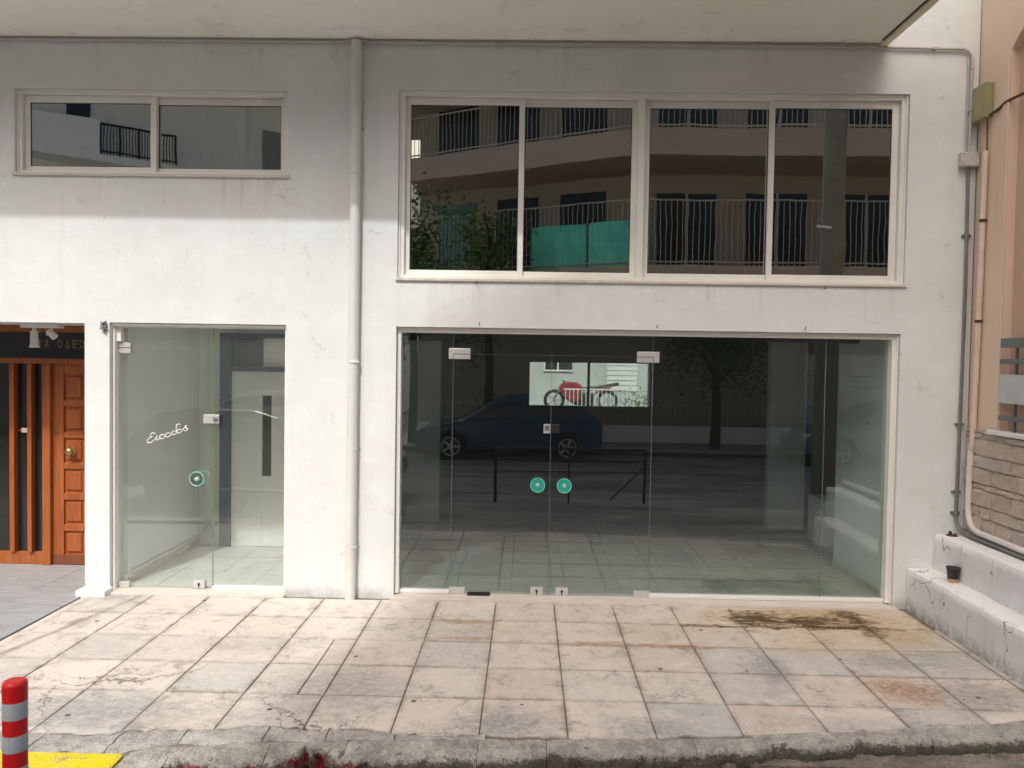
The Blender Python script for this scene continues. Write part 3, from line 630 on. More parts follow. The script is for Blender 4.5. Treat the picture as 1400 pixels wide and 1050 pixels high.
def patch(par, x0, x1, z0, z1, split=None, key=False):
    box('patch_fitting', m_steel, par, x0, x1, Yg-.016, Yg+.026, z0, z1, bevel=.003)
    if split:
        for q in split: box('fitting_seam', m_dark, par, *q[:2], Yg-.0172, Yg-.0162, *q[2:])
    if key:
        cx = (x0+x1)/2; cz = (z0+z1)/2-.004
        mb = MB().lathe((cx, Yg-.0165, cz+.008), [(.011, 0), (.011, -.004)], 'y', 12); mb.box(cx-.005, cx+.005, Yg-.020, Yg-.0164, cz-.022, cz); mb.build('keyhole', m_dark, par)
patch(sf, -.691, -.503, 2.090, 2.184, [(-.65, -.503, 2.132, 2.137), (-.652, -.648, 2.090, 2.137)])
patch(sf, .955, 1.148, 2.084, 2.178, [(.955, 1.095, 2.129, 2.134), (1.093, 1.097, 2.084, 2.134)])
patch(sf, -.663, -.522, -.006+.025, .075); patch(sf, .966, 1.106, .019, .072)
patch(sf, .056, .166, -.006+.025, .088, None, True); patch(sf, .278, .388, .019, .088, None, True)
box('pivot_plate', m_dark, sf, -.50, -.30, .05, .15, .0185, .024); 
box('lock_case', m_steel, sf, .150, .208, Yg-.02, Yg-.001, 1.452, 1.532, bevel=.003); box('lock_face', m_galv, sf, .160, .200, Yg-.024, Yg-.0205, 1.475, 1.520)
box('lock_strike', m_black, sf, .216, .290, Yg-.02, Yg-.001, 1.455, 1.530, bevel=.003)
m_tealg = glass('teal_acrylic', 0.10, (0.80, 0.97, 0.93))
def knob(par, cx, cz, r=.064, y=Yg):
    mb = MB().lathe((cx, y-.001, cz), [(.02, 0), (.02, -.03)], 'y', 16); mb.build('knob_stem', m_steel, par)
    mb = MB().lathe((cx, y-.031, cz), [(r*.93, 0), (r, -.004), (r, -.014), (r*.93, -.018)], 'y', 32); mb.build('knob_disc', m_teal, par)
    mb = MB()
    for q in (r*.97, ):
        mb.tube([(cx+q*math.cos(t), y-.050, cz+q*math.sin(t)) for t in [2*math.pi*i/32 for i in range(33)]], .0032, 6)
    mb.build('knob_ring', plain('pale_teal', (0.30, 0.72, 0.62), 0.2), par)
    mb = MB().lathe((cx, y-.0495, cz), [(.019, 0), (.019, -.006), (.012, -.010)], 'y', 16); mb.build('knob_boss', m_steel, par)
knob(sf, .105, .999); knob(sf, .337, .997)

# -- glass door on the left
gd = thing('glass_entrance', (0, 0, 0)); gd.parent = bd; gd['label'] = 'single glass door with side light'
x0, x1 = -3.637, -2.095
mb = MB()
mb.box(x0+.002, x0+.022, .045, .15, .0, zt-.002); mb.box(x1-.022, x1-.002, .045, .15, .0, zt-.002); mb.box(x0+.022, x1-.022, .045, .15, zt-.034, zt-.002); mb.box(x0+.002, x1+.0, .020, .046, zt-.022, zt-.003)
mb.build('frame', m_alu, gd, bevel=.003)
box('threshold', m_sill, gd, x0-.03, x1+.01, -.07, .20, -.06, .012, bevel=.004)
box('bottom_rail', m_white, gd, -2.765, x1-.024, .08, .15, .0125, .045, bevel=.004)
box('door_pane', m_glassc, gd, x0+.026, -2.775, Yg, Yg+.01, .02, 2.185); box('transom_pane', m_glassc, gd, x0+.026, -2.775, Yg, Yg+.01, 2.191, zt-.036); box('fixed_pane', m_glassc, gd, -2.768, x1-.024, Yg, Yg+.01, .045, zt-.036)
box('glass_joint', m_edge, gd, -2.7742, -2.7688, Yg-.001, Yg+.011, .02, zt-.036); box('glass_joint', m_edge, gd, x0+.026, -2.776, Yg-.001, Yg+.011, 2.1872, 2.1888)
patch(gd, -3.652+.04, -3.502, 2.097, 2.190, [(-3.61, -3.502, 2.143, 2.149)])
box('closer_block', m_alu, gd, -3.618, -3.572, .07, .13, 2.20, 2.325, bevel=.004)
patch(gd, -3.612, -3.514, .016, .062); patch(gd, -2.942, -2.836, .016, .088, None, True)
box('lock_case', m_steel, gd, -2.852, -2.712, Yg-.022, Yg-.001, 1.488, 1.566, bevel=.003)
mb = MB().lathe((-2.742, Yg-.022, 1.527), [(.022, 0), (.022, -.006), (.014, -.009)], 'y', 16); mb.build('lock_cylinder', m_galv, gd)
box('lock_strike', m_black, gd, -2.711, -2.698, Yg-.020, Yg-.001, 1.49, 1.566)
# acrylic pull, paler and see-through
mb = MB().lathe((-2.899, Yg-.03, .997), [(.058, 0), (.064, -.004), (.064, -.012), (.058, -.016)], 'y', 32); mb.build('knob_disc', m_tealg, gd)
mb = MB()
for q, cx, yq in ((.062, -2.899, -.048), (.062, -2.875, .045)): mb.tube([(cx+q*math.cos(t), Yg+yq, 1.0+q*math.sin(t)) for t in [2*math.pi*i/32 for i in range(33)]], .0030, 6)
mb.build('knob_ring', plain('mint_rim', (0.35, 0.72, 0.62), 0.15), gd)
mb = MB().lathe((-2.899, Yg-.001, .997), [(.017, 0), (.017, -.056), (.010, -.06)], 'y', 16); mb.build('knob_boss', m_steel, gd)
# cursive lettering
def T2(zx, zy): return (-3.371 + (zx-75)/7.5*0.00652, Yg-.0015, 1.294 + (505-zy)/7.5*0.00668)
def cr(pts, n=6):
    P = [pts[0]] + pts + [pts[-1]]; out = []
    for i in range(1, len(P)-2):
        for k in range(n):
            t = k/n; out.append(tuple(0.5*((2*P[i][d]) + (-P[i-1][d]+P[i+1][d])*t + (2*P[i-1][d]-5*P[i][d]+4*P[i+1][d]-P[i+2][d])*t*t + (-P[i-1][d]+3*P[i][d]-3*P[i+1][d]+P[i+2][d])*t**3) for d in (0, 1)))
    return out + [pts[-1]]
def ell(cx, cy, a, b, rot=-0.5, st=0.3): return [(cx + a*math.cos(st+t)*math.cos(rot) - b*math.sin(st+t)*math.sin(rot), cy + a*math.cos(st+t)*math.sin(rot) + b*math.sin(st+t)*math.cos(rot)) for t in [2*math.pi*i/14 for i in range(15)]]
letters = [[[(160, 410), (166, 398), (152, 391), (132, 398), (119, 413), (126, 426), (142, 430)], [(142, 430), (116, 440), (95, 460), (88, 480), (100, 492), (128, 486), (152, 468), (172, 448)]],
           [[(172, 448), (193, 416), (183, 442), (181, 460), (191, 464), (206, 452), (218, 436)]],
           [ell(241, 428, 27, 19, -0.55), [(256, 408), (272, 410), (284, 404)]],
           [ell(300, 410, 29, 18, -0.5)],
           [[(430, 306), (412, 299), (394, 305), (385, 323), (387, 350), (384, 376)], ell(363, 388, 26, 17, -0.5)],
           [ell(417, 371, 27, 17, -0.5)],
           [[(500, 320), (484, 314), (478, 322), (492, 338), (498, 352), (486, 364), (466, 366), (450, 356)], [(450, 356), (470, 336), (486, 318)], [(497, 352), (510, 342)]]]
m_text = plain('white_vinyl', (0.85, 0.85, 0.82), 0.5, var=0.02)
for L in letters:
    mb = MB()
    for stq in L:
        pp = [T2(*p) for p in cr(stq, 4)]; n = len(pp)
        mb.tube(pp, [0.0030*(0.6+0.8*math.sin(math.pi*i/(n-1))) for i in range(n)], 6, True, (Yg-.0015, 0.25))
    mb.build('script_letter', m_text, gd)

# -- wooden entrance
en = thing('wooden_screen', (0, 0, 0)); en.parent = bd; en['label'] = 'orange brown varnished wooden entrance screen with dark glass'
Yd = .87
mb = MB()
mb.box(-6.1, -3.857, Yd-.02, Yd+.10, 2.29, 2.352); mb.build('head_rail', m_wood, en, bevel=.004)
mb = MB().box(-6.1, -3.857, Yd-.035, Yd+.06, 1.982, 2.034); mb.build('transom_rail', m_wood, en, bevel=.004)
mb = MB().box(-6.1, -4.722, Yd-.012, Yd+.05, .003, .125); mb.build('bottom_rail', m_wood, en, bevel=.004)
for a, b in ((-5.06, -5.013), (-4.884, -4.842), (-4.733, -4.655), (-5.32, -5.27), (-5.60, -5.55)): box('post', m_wood, en, a, b, Yd-.045 if b > -4.7 else Yd-.04, Yd+.06, .002 if b > -4.7 else .127 if False else .126, 1.981, bevel=.003)
box('glass', m_glassd, en, -6.1, -4.73, Yd+.03, Yd+.036, .125, 1.982); box('transom_glass', m_glassd, en, -6.1, -3.857, Yd+.035, Yd+.041, 2.034, 2.29)
box('label_plate', m_white, en, -4.972, -4.900, Yd+.012, Yd+.020, 1.30, 1.345); box('label_plate', plain('red_sticker', (0.5, 0.06, 0.04), 0.5), en, -5.0, -4.973, Yd+.012, Yd+.020, 1.31, 1.335)
box('entrance_ceiling', m_wall, bd, -6.1, -3.857, .252, 1.0, 2.356, 2.40); box('entrance_side_wall', m_wall, bd, -3.856, -3.70, .252, 1.84, -.02, 2.40); box('entrance_back', m_mezz, bd, -6.2, -3.72, 1.86, 1.9, -.02, 2.4)
wd = thing('wooden_door', (0, 0, 0)); wd.parent = bd; wd['label'] = 'panelled wooden door with brass knob in its middle'
mb = MB()
xa, xb = -4.653, -3.865
mb.box(xa, -4.545, Yd, Yd+.045, .006, 1.981); mb.box(-4.345, xb, Yd, Yd+.045, .006, 1.981)
pz = [.10, .335, .40, .645, .71, .95, 1.01, 1.255, 1.315, 1.565, 1.625, 1.885]
mb.box(-4.545, -4.345, Yd, Yd+.045, .006, pz[0]); mb.box(-4.545, -4.345, Yd, Yd+.045, pz[-1], 1.981)
for i in range(1, 11, 2): mb.box(-4.545, -4.345, Yd, Yd+.045, pz[i], pz[i+1])
mb.build('stiles', m_wood, wd, bevel=.004)
for i in range(0, 12, 2):
    z0, z1 = pz[i], pz[i+1]; a, b = -4.545, -4.345; q = .035; yo, yi = Yd+.024, Yd+.006
    k = MB(); o = [(a, yo, z0), (b, yo, z0), (b, yo, z1), (a, yo, z1)]; r1 = [(a+q*.6, yo, z0+q*.6), (b-q*.6, yo, z0+q*.6), (b-q*.6, yo, z1-q*.6), (a+q*.6, yo, z1-q*.6)]; r2 = [(a+q, yi, z0+q), (b-q, yi, z0+q), (b-q, yi, z1-q), (a+q, yi, z1-q)]
    k.add(o+r1+r2, [(j, (j+1) % 4, 4+(j+1) % 4, 4+j) for j in range(4)] + [(4+j, 4+(j+1) % 4, 8+(j+1) % 4, 8+j) for j in range(4)] + [(8, 9, 10, 11)]); k.build('panel', m_wood, wd)
mb = MB().lathe((-4.462, Yd+.004, 1.125), [(.045, 0), (.045, -.010), (.022, -.018), (.022, -.045), (.036, -.052), (.040, -.068), (.030, -.080), (.010, -.084)], 'y', 20); mb.build('knob', m_brass, wd)
mb = MB().lathe((-4.612, Yd-.001, .885), [(.016, 0), (.016, -.004)], 'y', 12).box(-4.622, -4.602, Yd-.004, Yd, .835, .885); mb.build('keyhole_plate', m_brass, wd)
box('kick_board', wood_mat('dark_kick_wood', (0.16, 0.045, 0.02), (0.22, 0.07, 0.03), (0.3, 0.2, 0.12)), wd, xa+.004, xb, Yd-.008, Yd-.001, .008, .10)
# gold letters on the transom glass
def letter(ch, x, z, h, par):
    cu = bpy.data.curves.new('letter', 'FONT'); cu.body = ch; cu.size = h*1.38; cu.extrude = .0015; cu.offset = 0.0
    o = bpy.data.objects.new('tmp', cu); COL.objects.link(o)
    dg = bpy.context.evaluated_depsgraph_get(); me = bpy.data.meshes.new_from_object(o.evaluated_get(dg)); bpy.data.objects.remove(o)
    wd_ = max(v.co.x for v in me.vertices) - min(v.co.x for v in me.vertices)
    sx = 0.040/max(wd_, .02) if wd_ > .02 else 1.0
    for v in me.vertices: v.co = Vector((x + v.co.x*sx, Yd+.033 - v.co.z, z + v.co.y))
    me.materials.clear(); me.materials.append(m_gold)
    l = bpy.data.objects.new('letter', me); COL.objects.link(l); l.parent = par
for ch, x in zip('ΝΙΑΟΔΕΩΣ', (-4.885, -4.815, -4.752, -4.622, -4.545, -4.478, -4.405, -4.335)): letter(ch, x, 2.138, .078, en)
# lamps hanging in the recess
lp = thing('ceiling_lamp', (0, 0, 0)); lp.parent = bd; lp['label'] = 'white spot lamp and broken lamp holder on a ceiling plate'
MB().box(-4.68, -4.33, .40, .52, 2.318, 2.355).build('mount_plate', m_white, lp, bevel=.006)
MB().lathe((-4.575, .45, 2.135), [(.040, 0), (.046, .006), (.036, .03), (.034, .15), (.020, .16), (.012, .20)], 'z', 18).build('spot', m_white, lp)
mb = MB().tube([(-4.42, .45, 2.325), (-4.40, .44, 2.285)], .012, 8).tube([(-4.435, .44, 2.29), (-4.37, .43, 2.235)], [.026, .034], 12).tube([(-4.43, .45, 2.30), (-4.455, .44, 2.25)], .008, 6)
mb.build('broken_holder', m_white, lp)
MB().tube([(-4.50, .45, 2.33), (-4.495, .45, 2.29), (-4.51, .45, 2.28)], .005, 6).build('wire', m_rust, lp)

# -- wall fittings
dp = thing('drainpipe', (0, 0, 0)); dp.parent = bd; dp['label'] = 'white painted drainpipe down the facade'
mb = MB(); mb.tube([(-1.492, -.052, 4.775), (-1.492, -.052, 3.665), (-1.494, -.052, 3.0)], .0435, 20); mb.tube([(-1.494, -.052, 3.2), (-1.499, -.052, 2.05), (-1.506, -.052, -.002)], .0455, 20); mb.build('pipe', m_pvc, dp)
for z, r in ((3.664, .052), (2.05, .051)): MB().lathe((-1.494, -.052, z-.014), [(r-.006, 0), (r, .006), (r, .022), (r-.006, .028)], 'z', 20).build('collar', m_pvc, dp)
for z in (4.05, 1.307, .45):
    MB().box(-1.555, -1.437, -.012, -.001, z-.007, z+.007).build('bracket', m_conduit, dp); MB().lathe((-1.497, -.052, z-.011), [(.0475, 0), (.0475, .022)], 'z', 20).build('strap', m_pvc, dp)
def arc(c, r, a0, a1, u, v, n=8): return [tuple(c[i] + r*math.cos(t)*u[i] + r*math.sin(t)*v[i] for i in range(3)) for t in [a0+(a1-a0)*k/n for k in range(n+1)]]
cn = thing('wall_conduit', (0, 0, 0)); cn.parent = bd; cn['label'] = 'thin conduit along the soffit and down the right edge'
p = [(-6.9, -.022, 4.782), (-1.62, -.022, 4.776), (-1.53, -.03, 4.79), (-1.45, -.03, 4.79), (-1.38, -.022, 4.774)] + [(x, -.022, 4.774 - .006*(x+1.38)/5.0) for x in (0, 1.5, 2.9)] + [(3.60, -.022, 4.760)] + arc((3.60, -.022, 4.665), .095, math.pi/2, 0, (1, 0, 0), (0, 0, 1)) + [(3.697, -.022, 4.2), (3.692, -.022, 3.90)]
MB().tube(p, .0125, 10).build('pipe', m_conduit, cn)
MB().tube([(3.668, -.02, 4.70), (3.664, -.02, 3.90)], .006, 6).build('cable', m_conduit, cn)
for x in (-5.6, -4.2, -3.0, 0.3, 1.9): MB().box(x-.012, x+.012, -.038, -.0005, 4.765, 4.79).build('clamp', m_conduit, cn)
for x, z in ((3.38, 4.762), (3.695, 4.60), (3.695, 4.25)): MB().box(x-.016, x+.016, -.037, -.0005, z-.010, z+.010).build('clamp', m_conduit, cn)
jb = MB().box(3.612, 3.765, -.062, -.0006, 3.775, 3.892).build('junction_box', plain('box_plastic', (0.56, 0.53, 0.50), 0.5), bd, bevel=.006); jb['label'] = 'square junction box'
for x in (3.628, 3.749):
    for z in (3.79, 3.877): MB().lathe((x, -.0625, z), [(.006, 0), (.006, -.002)], 'y', 8).build('screw', m_galv, jb)
lc = thing('lower_conduit', (0, 0, 0)); lc.parent = bd; lc['label'] = 'dark galvanised conduit below the junction box'
p = [(3.692, -.024, 3.78), (3.700, -.024, 2.7), (3.690, -.024, 1.48), (3.682, -.024, .80)] + [(3.684, -.03, .765), (3.693, -.05, .725), (3.70, -.09, .695), (3.705, -.16, .682)] + [(3.712, -1.2, .680), (3.715, -2.28, .68)]
MB().tube(p, .0135, 10).build('pipe', m_galv, lc); MB().tube([(3.735, -.14, .674), (3.74, -2.28, .674)], .012, 8).build('pipe', m_galv, lc)
for x, z in ((3.700, 3.20), (3.692, 1.60), (3.684, 1.02), (3.681, .84)):
    MB().box(x-.038, x+.038, -.018, -.0006, z-.010, z+.010).build('clamp', m_galv, lc); MB().lathe((x, -.024, z-.012), [(.019, 0), (.019, .024)], 'z', 10).build('clamp_ring', m_galv, lc)
for x, z in ((-.45, 2.735), (2.52, 2.735), (-.42, 2.385), (1.10, 2.385), (2.36, 2.385)):
    MB().tube([(x, 0, z), (x, -.03, z+.004), (x+.002, -.036, z+.025)], .0035, 6).build('hook', m_rust, bd)
mb = MB(); rr = random.Random(3)
for i in range(9): mb.tube([(-3.68+rr.uniform(-.03, .03), -.002, 2.345+rr.uniform(-.03, .03)), (-3.68+rr.uniform(-.035, .035), -.03, 2.335+rr.uniform(-.045, .03)), (-3.68+rr.uniform(-.03, .03), -.012, 2.31+rr.uniform(-.05, .04))], .007, 6)
o = mb.build('cable_tangle', plain('grey_cable', (0.22, 0.21, 0.22), 0.6, 0, 0.4, 40), bd); o['label'] = 'tangle of grey wires'
MB().box(-3.857, -3.60, -.155, -.002, -.05, .050).build('plinth_block', m_far_white, bd, bevel=.008)

# ================================================================== PEACH BUILDING (side wall facing the shop)
pb = thing('peach_building', (3.78, -1, 0), 'peach rendered neighbouring house with rough stone base and barred window', 'building')
PX = 3.775
mb = MB(); NY0, NY1 = -.455, -1.15; NZ0, NZ1 = 1.62, 4.62
mb.box(PX, PX+.5, -.452, .0, .0, 5.6); mb.box(PX, PX+.5, -1.35, NY1, .0, 5.6); mb.box(PX, PX+.5, NY1, -.452, .0, 1.585)
mb.prism([(NY1, 5.6), (-.452, 5.6), (-.452, 4.60), (-.56, 4.69), (-.68, 4.75), (-.80, 4.77), (-.92, 4.75), (-1.04, 4.69), (NY1, 4.60)], lambda p: (PX, p[0], p[1]), lambda p: (PX+.5, p[0], p[1]))
mb.build('wall', m_peach, pb)
box('recess_wall', m_rough, pb, PX+.07, PX+.5, NY1, -.452, 1.586, 4.9)
box('plaster_band', m_peach, pb, PX-.012, PX-.0005, -.445, -.36, 1.60, 4.62, bevel=.004)
box('window_glass', m_glassd, pb, PX+.05, PX+.069, -1.14, -.90, 1.70, 2.6)
box('sill', m_white, pb, PX-.065, PX+.068, -1.25, -.385, 1.553, 1.588, bevel=.004)
gr = thing('window_grille', (0, 0, 0)); gr.parent = pb
gr.parent = None; gr.parent = pb; gr.location = -ORG[pb.name]; ORG[gr.name] = Vector()
for za, zb, mt in ((2.245, 2.32, m_slate), (2.118, 2.158, m_slate), (1.81, 2.035, m_slatl), (1.672, 1.712, m_slate)): box('grille_slat', mt, gr, PX-.035, PX-.012, -1.2, -.49, za, zb, bevel=.003)
for y in (-.66, -1.1): box('grille_post', m_slate, gr, PX-.0115, PX+.008, y-.008, y+.008, 1.589, 2.32)
cl = thing('stone_base', (0, 0, 0)); cl.parent = pb; cl.location = -ORG[pb.name]; ORG[cl.name] = Vector()
box('mortar', plain('pointing', (0.42, 0.35, 0.28), .9, 0, .3, 20), cl, PX-.014, PX-.0006, -1.34, -.004, .55, 1.575)
rr = random.Random(11); z = .60
hs = [.10, .15, .09, .14, .045, .13, .10, .14, .05, .12]; hi = 0
while z < 1.56:
    h = min(hs[hi % 10], 1.572-z); hi += 1; y = -.006
    while y > -1.25:
        l = rr.uniform(.14, .42); y2 = max(y-l, -1.345); g = .0018; o = PX-.024-rr.random()*.016
        k = MB(); n = 5; ta = (0, .05, .33, .67, .95, 1); tb = (0, .09, .5, .91, 1)
        vs = []; 
        for a in range(n+1):
            for b in range(5):
                yy_ = y-g + (y2-y+2*g)*ta[a]; zz_ = z+g + (h-2*g)*tb[b]
                edge = a in (0, n) or b in (0, 4)
                vs.append((PX-.013 if edge else o + rr.uniform(-.010, .010), yy_, zz_))
        fs = [(a*5+b, a*5+b+1, (a+1)*5+b+1, (a+1)*5+b) for a in range(n) for b in range(4)]
        # front ring slightly inside, so each stone has a rim
        k.add(vs, fs, False); k.build('stone', m_stone, cl); y = y2
        if h < .03: break
    z += h
    if h < .02: break
ob = MB().box(PX-.075, PX-.0006, -.225, -.03, 4.135, 4.42).build('meter_box', m_olive, pb, bevel=.006); ob['label'] = 'olive green electrical box'
MB().box(PX-.079, PX-.0755, -.215, -.04, 4.15, 4.41).build('box_lid', m_olive, ob, bevel=.002)
MB().tube([(PX-.03, -.225, 4.15), (PX-.012, -.30, 4.17), (PX-.008, -.42, 4.20), (PX+.06, -.8, 4.22), (PX+.06, -1.1, 4.25)], .012, 7).build('cable', m_rust, pb)
MB().tube([(PX-.02, -.17, 4.14), (PX-.018, -.18, 3.85)], .006, 6).build('cable', m_rust, pb)
pp_ = thing('wall_pipe', (0, 0, 0)); pp_.parent = pb; pp_.location = -ORG[pb.name]; ORG[pp_.name] = Vector()
MB().tube([(PX-.030, -.178, 3.87), (PX-.030, -.160, 2.6), (PX-.030, -.130, 1.40)], .024, 12).build('pipe', m_peachpipe, pp_)
MB().tube([(PX-.042, -.130, 1.42), (PX-.046, -.125, .93), (PX-.047, -.135, .86), (PX-.048, -.165, .79), (PX-.048, -.22, .745), (PX-.048, -.30, .728), (PX-.048, -.9, .722), (PX-.048, -2.28, .72)], .026, 12).build('lower_pipe', m_whitepipe, pp_)
for z in (3.3, 2.47): MB().lathe((PX-.030, -.165 + (2.9-z)*.02, z-.012), [(.029, 0), (.029, .024)], 'z', 12).build('clamp', m_rust, pp_)
MB().lathe((PX-.036, -.130, 1.385), [(.030, 0), (.034, .01), (.030, .05)], 'z', 12).build('clamp', m_conduit, pp_)

box('house_body', m_peach, pb, PX+.501, 20, -1.349, 4.5, -.12, 5.598)
for x in (6.0, 9.0, 12.5): box('front_window', m_glassd, pb, x, x+1.3, -1.36, -1.348, 1.2, 2.6); box('front_sill', m_white, pb, x-.05, x+1.35, -1.42, -1.361, 1.14, 1.19)
nb = thing('neighbour_house', (-14, .2, 0), 'pale rendered house adjoining the white building beyond the wooden entrance', 'building')
box('wall', m_far_white, nb, -30, -7.012, .20, 4.5, -.12, 7.4)
for x in (-10, -13, -17, -21): box('window', m_glassd, nb, x, x+1.4, .185, .1995, 1.2, 2.7); box('sill', m_sill, nb, x-.05, x+1.45, .12, .184, 1.14, 1.19)
# stepped wall in front of it
sw = thing('stepped_wall', (3.3, 0, 0), 'low white painted stepped wall between the pavement and the stone base', 'wall')
def rough_block(x0, x1, y0, y1, z0, z1, name, slope=0.0):
    k = MB(); ny = 60; nx = 8; vs = []; prof = [(x0, z0)] + [(x0, z0+(z1-z0)*t) for t in (.3, .6, .88)] + [(x0+.006, z1-.004), (x0+.02, z1)] + [(x0+(x1-x0)*t, z1) for t in (.3, .6, 1)]
    m = len(prof)
    for i in range(ny+1):
        y = y1 + (y0-y1)*i/ny
        for x, z in prof:
            q = .006*nz(x, y, z, 5) + .004*nz(x, y, z+3, 22)
            vs.append((x+q + (.012*max(0, nz(y, z, 5, 9)-.2) if abs(z-z1) < .03 else 0), y, z + q*.8 + slope*(y1-y)))
    k.add(vs, [(i*m+j, i*m+j+1, (i+1)*m+j+1, (i+1)*m+j) for i in range(ny) for j in range(m-1)], True)
    k.add([(x, y0, z) for x, z in prof] + [(x1, y0, z0)], [tuple(range(m+1))])
    return k.build(name, m_step, sw)
rough_block(3.292, 3.54, -2.02, -.003, -.12, .352, 'lower_step'); rough_block(3.517, 3.771, -2.29, -.003, .2, .655, 'upper_step')
dr = thing('rusty_bracket', (3.62, -.05, .658), 'small rusty iron plate left on the upper step of the white wall', 'bracket')
MB().lathe((3.622, -.085, .654), [(.05, 0), (.05, .008), (.04, .012)], 'z', 12).build('plate', m_rust, dr)
MB().lathe((3.615, -.07, .664), [(.014, 0), (.016, .02), (.008, .03)], 'z', 8).lathe((3.64, -.10, .664), [(.010, 0), (.008, .016)], 'z', 8).build('bolt', m_rust, dr)
cp = thing('plant_pot', (3.462, -.427, .354), 'small black plastic pot with a cracked tan base on the lower step', 'pot')
MB().lathe((3.462, -.427, .352), [(.036, 0), (.039, .012), (.041, .03)], 'z', 20).build('base', plain('tan_plastic', (0.55, 0.33, 0.17), 0.6, 0, .4, 60), cp)
MB().lathe((3.462, -.427, .382), [(.041, 0), (.049, .075), (.053, .076), (.054, .092), (.049, .092), (.046, .06), (.02, .055)], 'z', 22).build('cup', m_black, cp)

# ================================================================== STREET THINGS
bo = thing('traffic_bollard', (-1.812, -4.17, -.13), 'red and white striped plastic bollard on the road beside the yellow kerb', 'bollard')
def band_mat(name, col, cr_):
    k = NT(name); p = k.pos(); n1 = k.noise(p, 9, 6, .7); n2 = k.noise(k.scale(p, (60, 60, 5)), 1.0, 5, .6)
    c = k.mix(k.ramp(n1, .45, .75, 0, .35), col, tuple(x*.75 for x in col)); c = k.mix(k.ramp(n2, .64, .70, 0, cr_), c, (.12, .12, .12))
    return k.done(c, .38, k.bump(n1, .1, .003))
m_red = band_mat('red_plastic', (0.62, 0.008, 0.012), .1); m_band = band_mat('reflective_band', (0.42, 0.46, 0.49), .8)
zb = [-.13, -.10, .53, .58, .622, .678, .737, .795, .856]
MB().lathe((-1.812, -4.17, -.13), [(.11, 0), (.11, .015), (.06, .03), (.045, .06)], 'z', 24).build('base', m_black, bo)
for i, (a, b) in enumerate(((-.08, .50), (.566, .622), (.678, .737), (.795, .856))):
    pass
MB().lathe((-1.812, -4.17, -.08), [(.0405, 0), (.0405, .93), (.0415, .975), (.0415, .992), (.039, 1.004), (.030, 1.009), (.012, 1.006)], 'z', 28).build('post', m_red, bo)
for a, b in ((.795, .856), (.678, .737), (.563, .622), (.30, .36)): MB().lathe((-1.812, -4.17, a), [(.0411, 0), (.0414, .002), (.0414, b-a-.002), (.0411, b-a)], 'z', 28).build('reflective_band', m_band, bo)

sp = thing('street_pole', (-3.82, -2.40, 0), 'thin grey metal pole standing on the pavement by the marble forecourt', 'pole')
MB().tube([(-3.82, -2.40, 0), (-3.82, -2.40, 2.88)], .028, 12).build('shaft', m_galv, sp); MB().lathe((-3.82, -2.40, 0), [(.07, 0), (.07, .01), (.035, .02)], 'z', 16).build('foot_plate', m_galv, sp)
up_ = thing('utility_pole', (5.1, -6.7, -.13), 'thick grey concrete utility pole standing at the edge of the road', 'pole')
MB().tube([(5.1, -6.7, -.14), (5.1, -6.7, 3.0), (5.12, -6.7, 9.0)], [.21, .20, .17], 20).build('shaft', plain('pole_concrete', (0.20, 0.19, 0.16), .9, 0, .2, 4, .3), up_)
MB().tube([(5.0, -6.48, 4.35), (4.75, -6.45, 4.38)], .02, 8).build('bracket', m_white, up_)

br = thing('parking_barrier', (.68, -5.3, -.13), 'black tubular metal parking barrier on the road', 'barrier')
mb = MB().tube([(-.47, -5.3, -.13), (-.47, -5.3, .745)], .028, 10).tube([(1.84, -5.3, .72), (1.84, -5.3, .30), (1.84, -5.4, -.13)], .022, 8).tube([(.67, -5.3, .72), (.67, -5.3, -.13)], .016, 8); mb.build('post', m_dark, br)
MB().tube([(-.47, -5.3, .72), (1.86, -5.3, .715)], .02, 8).tube([(-.42, -5.3, .545), (1.85, -5.3, .54)], .014, 8).tube([(-.42, -5.3, .36), (1.85, -5.3, .36)], .010, 8).build('rail', m_dark, br)
MB().tube([(1.83, -5.3, .45), (1.30, -5.2, -.05)], .012, 8).build('brace', m_dark, br)

wdp = thing('weed', (2.56, -2.47, -.12), 'green grass weed growing out of the kerb foot at right', 'weed')
rr = random.Random(5)
mb = MB()
for i in range(9):
    x, y = 2.52+rr.uniform(-.10, .12), -2.455+rr.uniform(-.02, .015); a = rr.uniform(-1, 1); l = rr.uniform(.05, .14); b = rr.uniform(.2, .8)
    p0 = Vector((x, y, -.12)); p1 = p0+Vector((a*l*.4, -l*.25*b, l*.7)); p2 = p0+Vector((a*l*1.0, -l*.7*b, l*.75))
    s = Vector((.0025, .0015, 0)); mb.add([p0-s, p0+s, p1+s, p1-s, p2], [(0, 1, 2, 3), (3, 2, 4)])
mb.build('blade', m_weed, wdp, kind='stuff')
for x, y, a, lb in ((1.505, -2.72, .4, 'yellow fallen leaf by the kerb foot at right centre'), (.98, -2.80, 1.3, 'yellow fallen leaf close to the middle of the kerb'), (2.25, -2.585, 2.2, 'yellow fallen leaf nearest the kerb weed')):
    k = MB(); L = .055; pts = [(-L, 0), (-L*.4, L*.38), (L*.3, L*.36), (L, 0), (L*.3, -L*.36), (-L*.4, -L*.38)]
    q = [(x+p[0]*math.cos(a)-p[1]*math.sin(a), y+p[0]*math.sin(a)+p[1]*math.cos(a), -.122+abs(p[1])*.35) for p in pts]
    k.add(q + [(x, y, -.127)], [(i, (i+1) % 6, 6) for i in range(6)]); tag(k.build('fallen_leaf', m_dryleaf), lb, 'leaf', 'fallen leaves in the gutter')

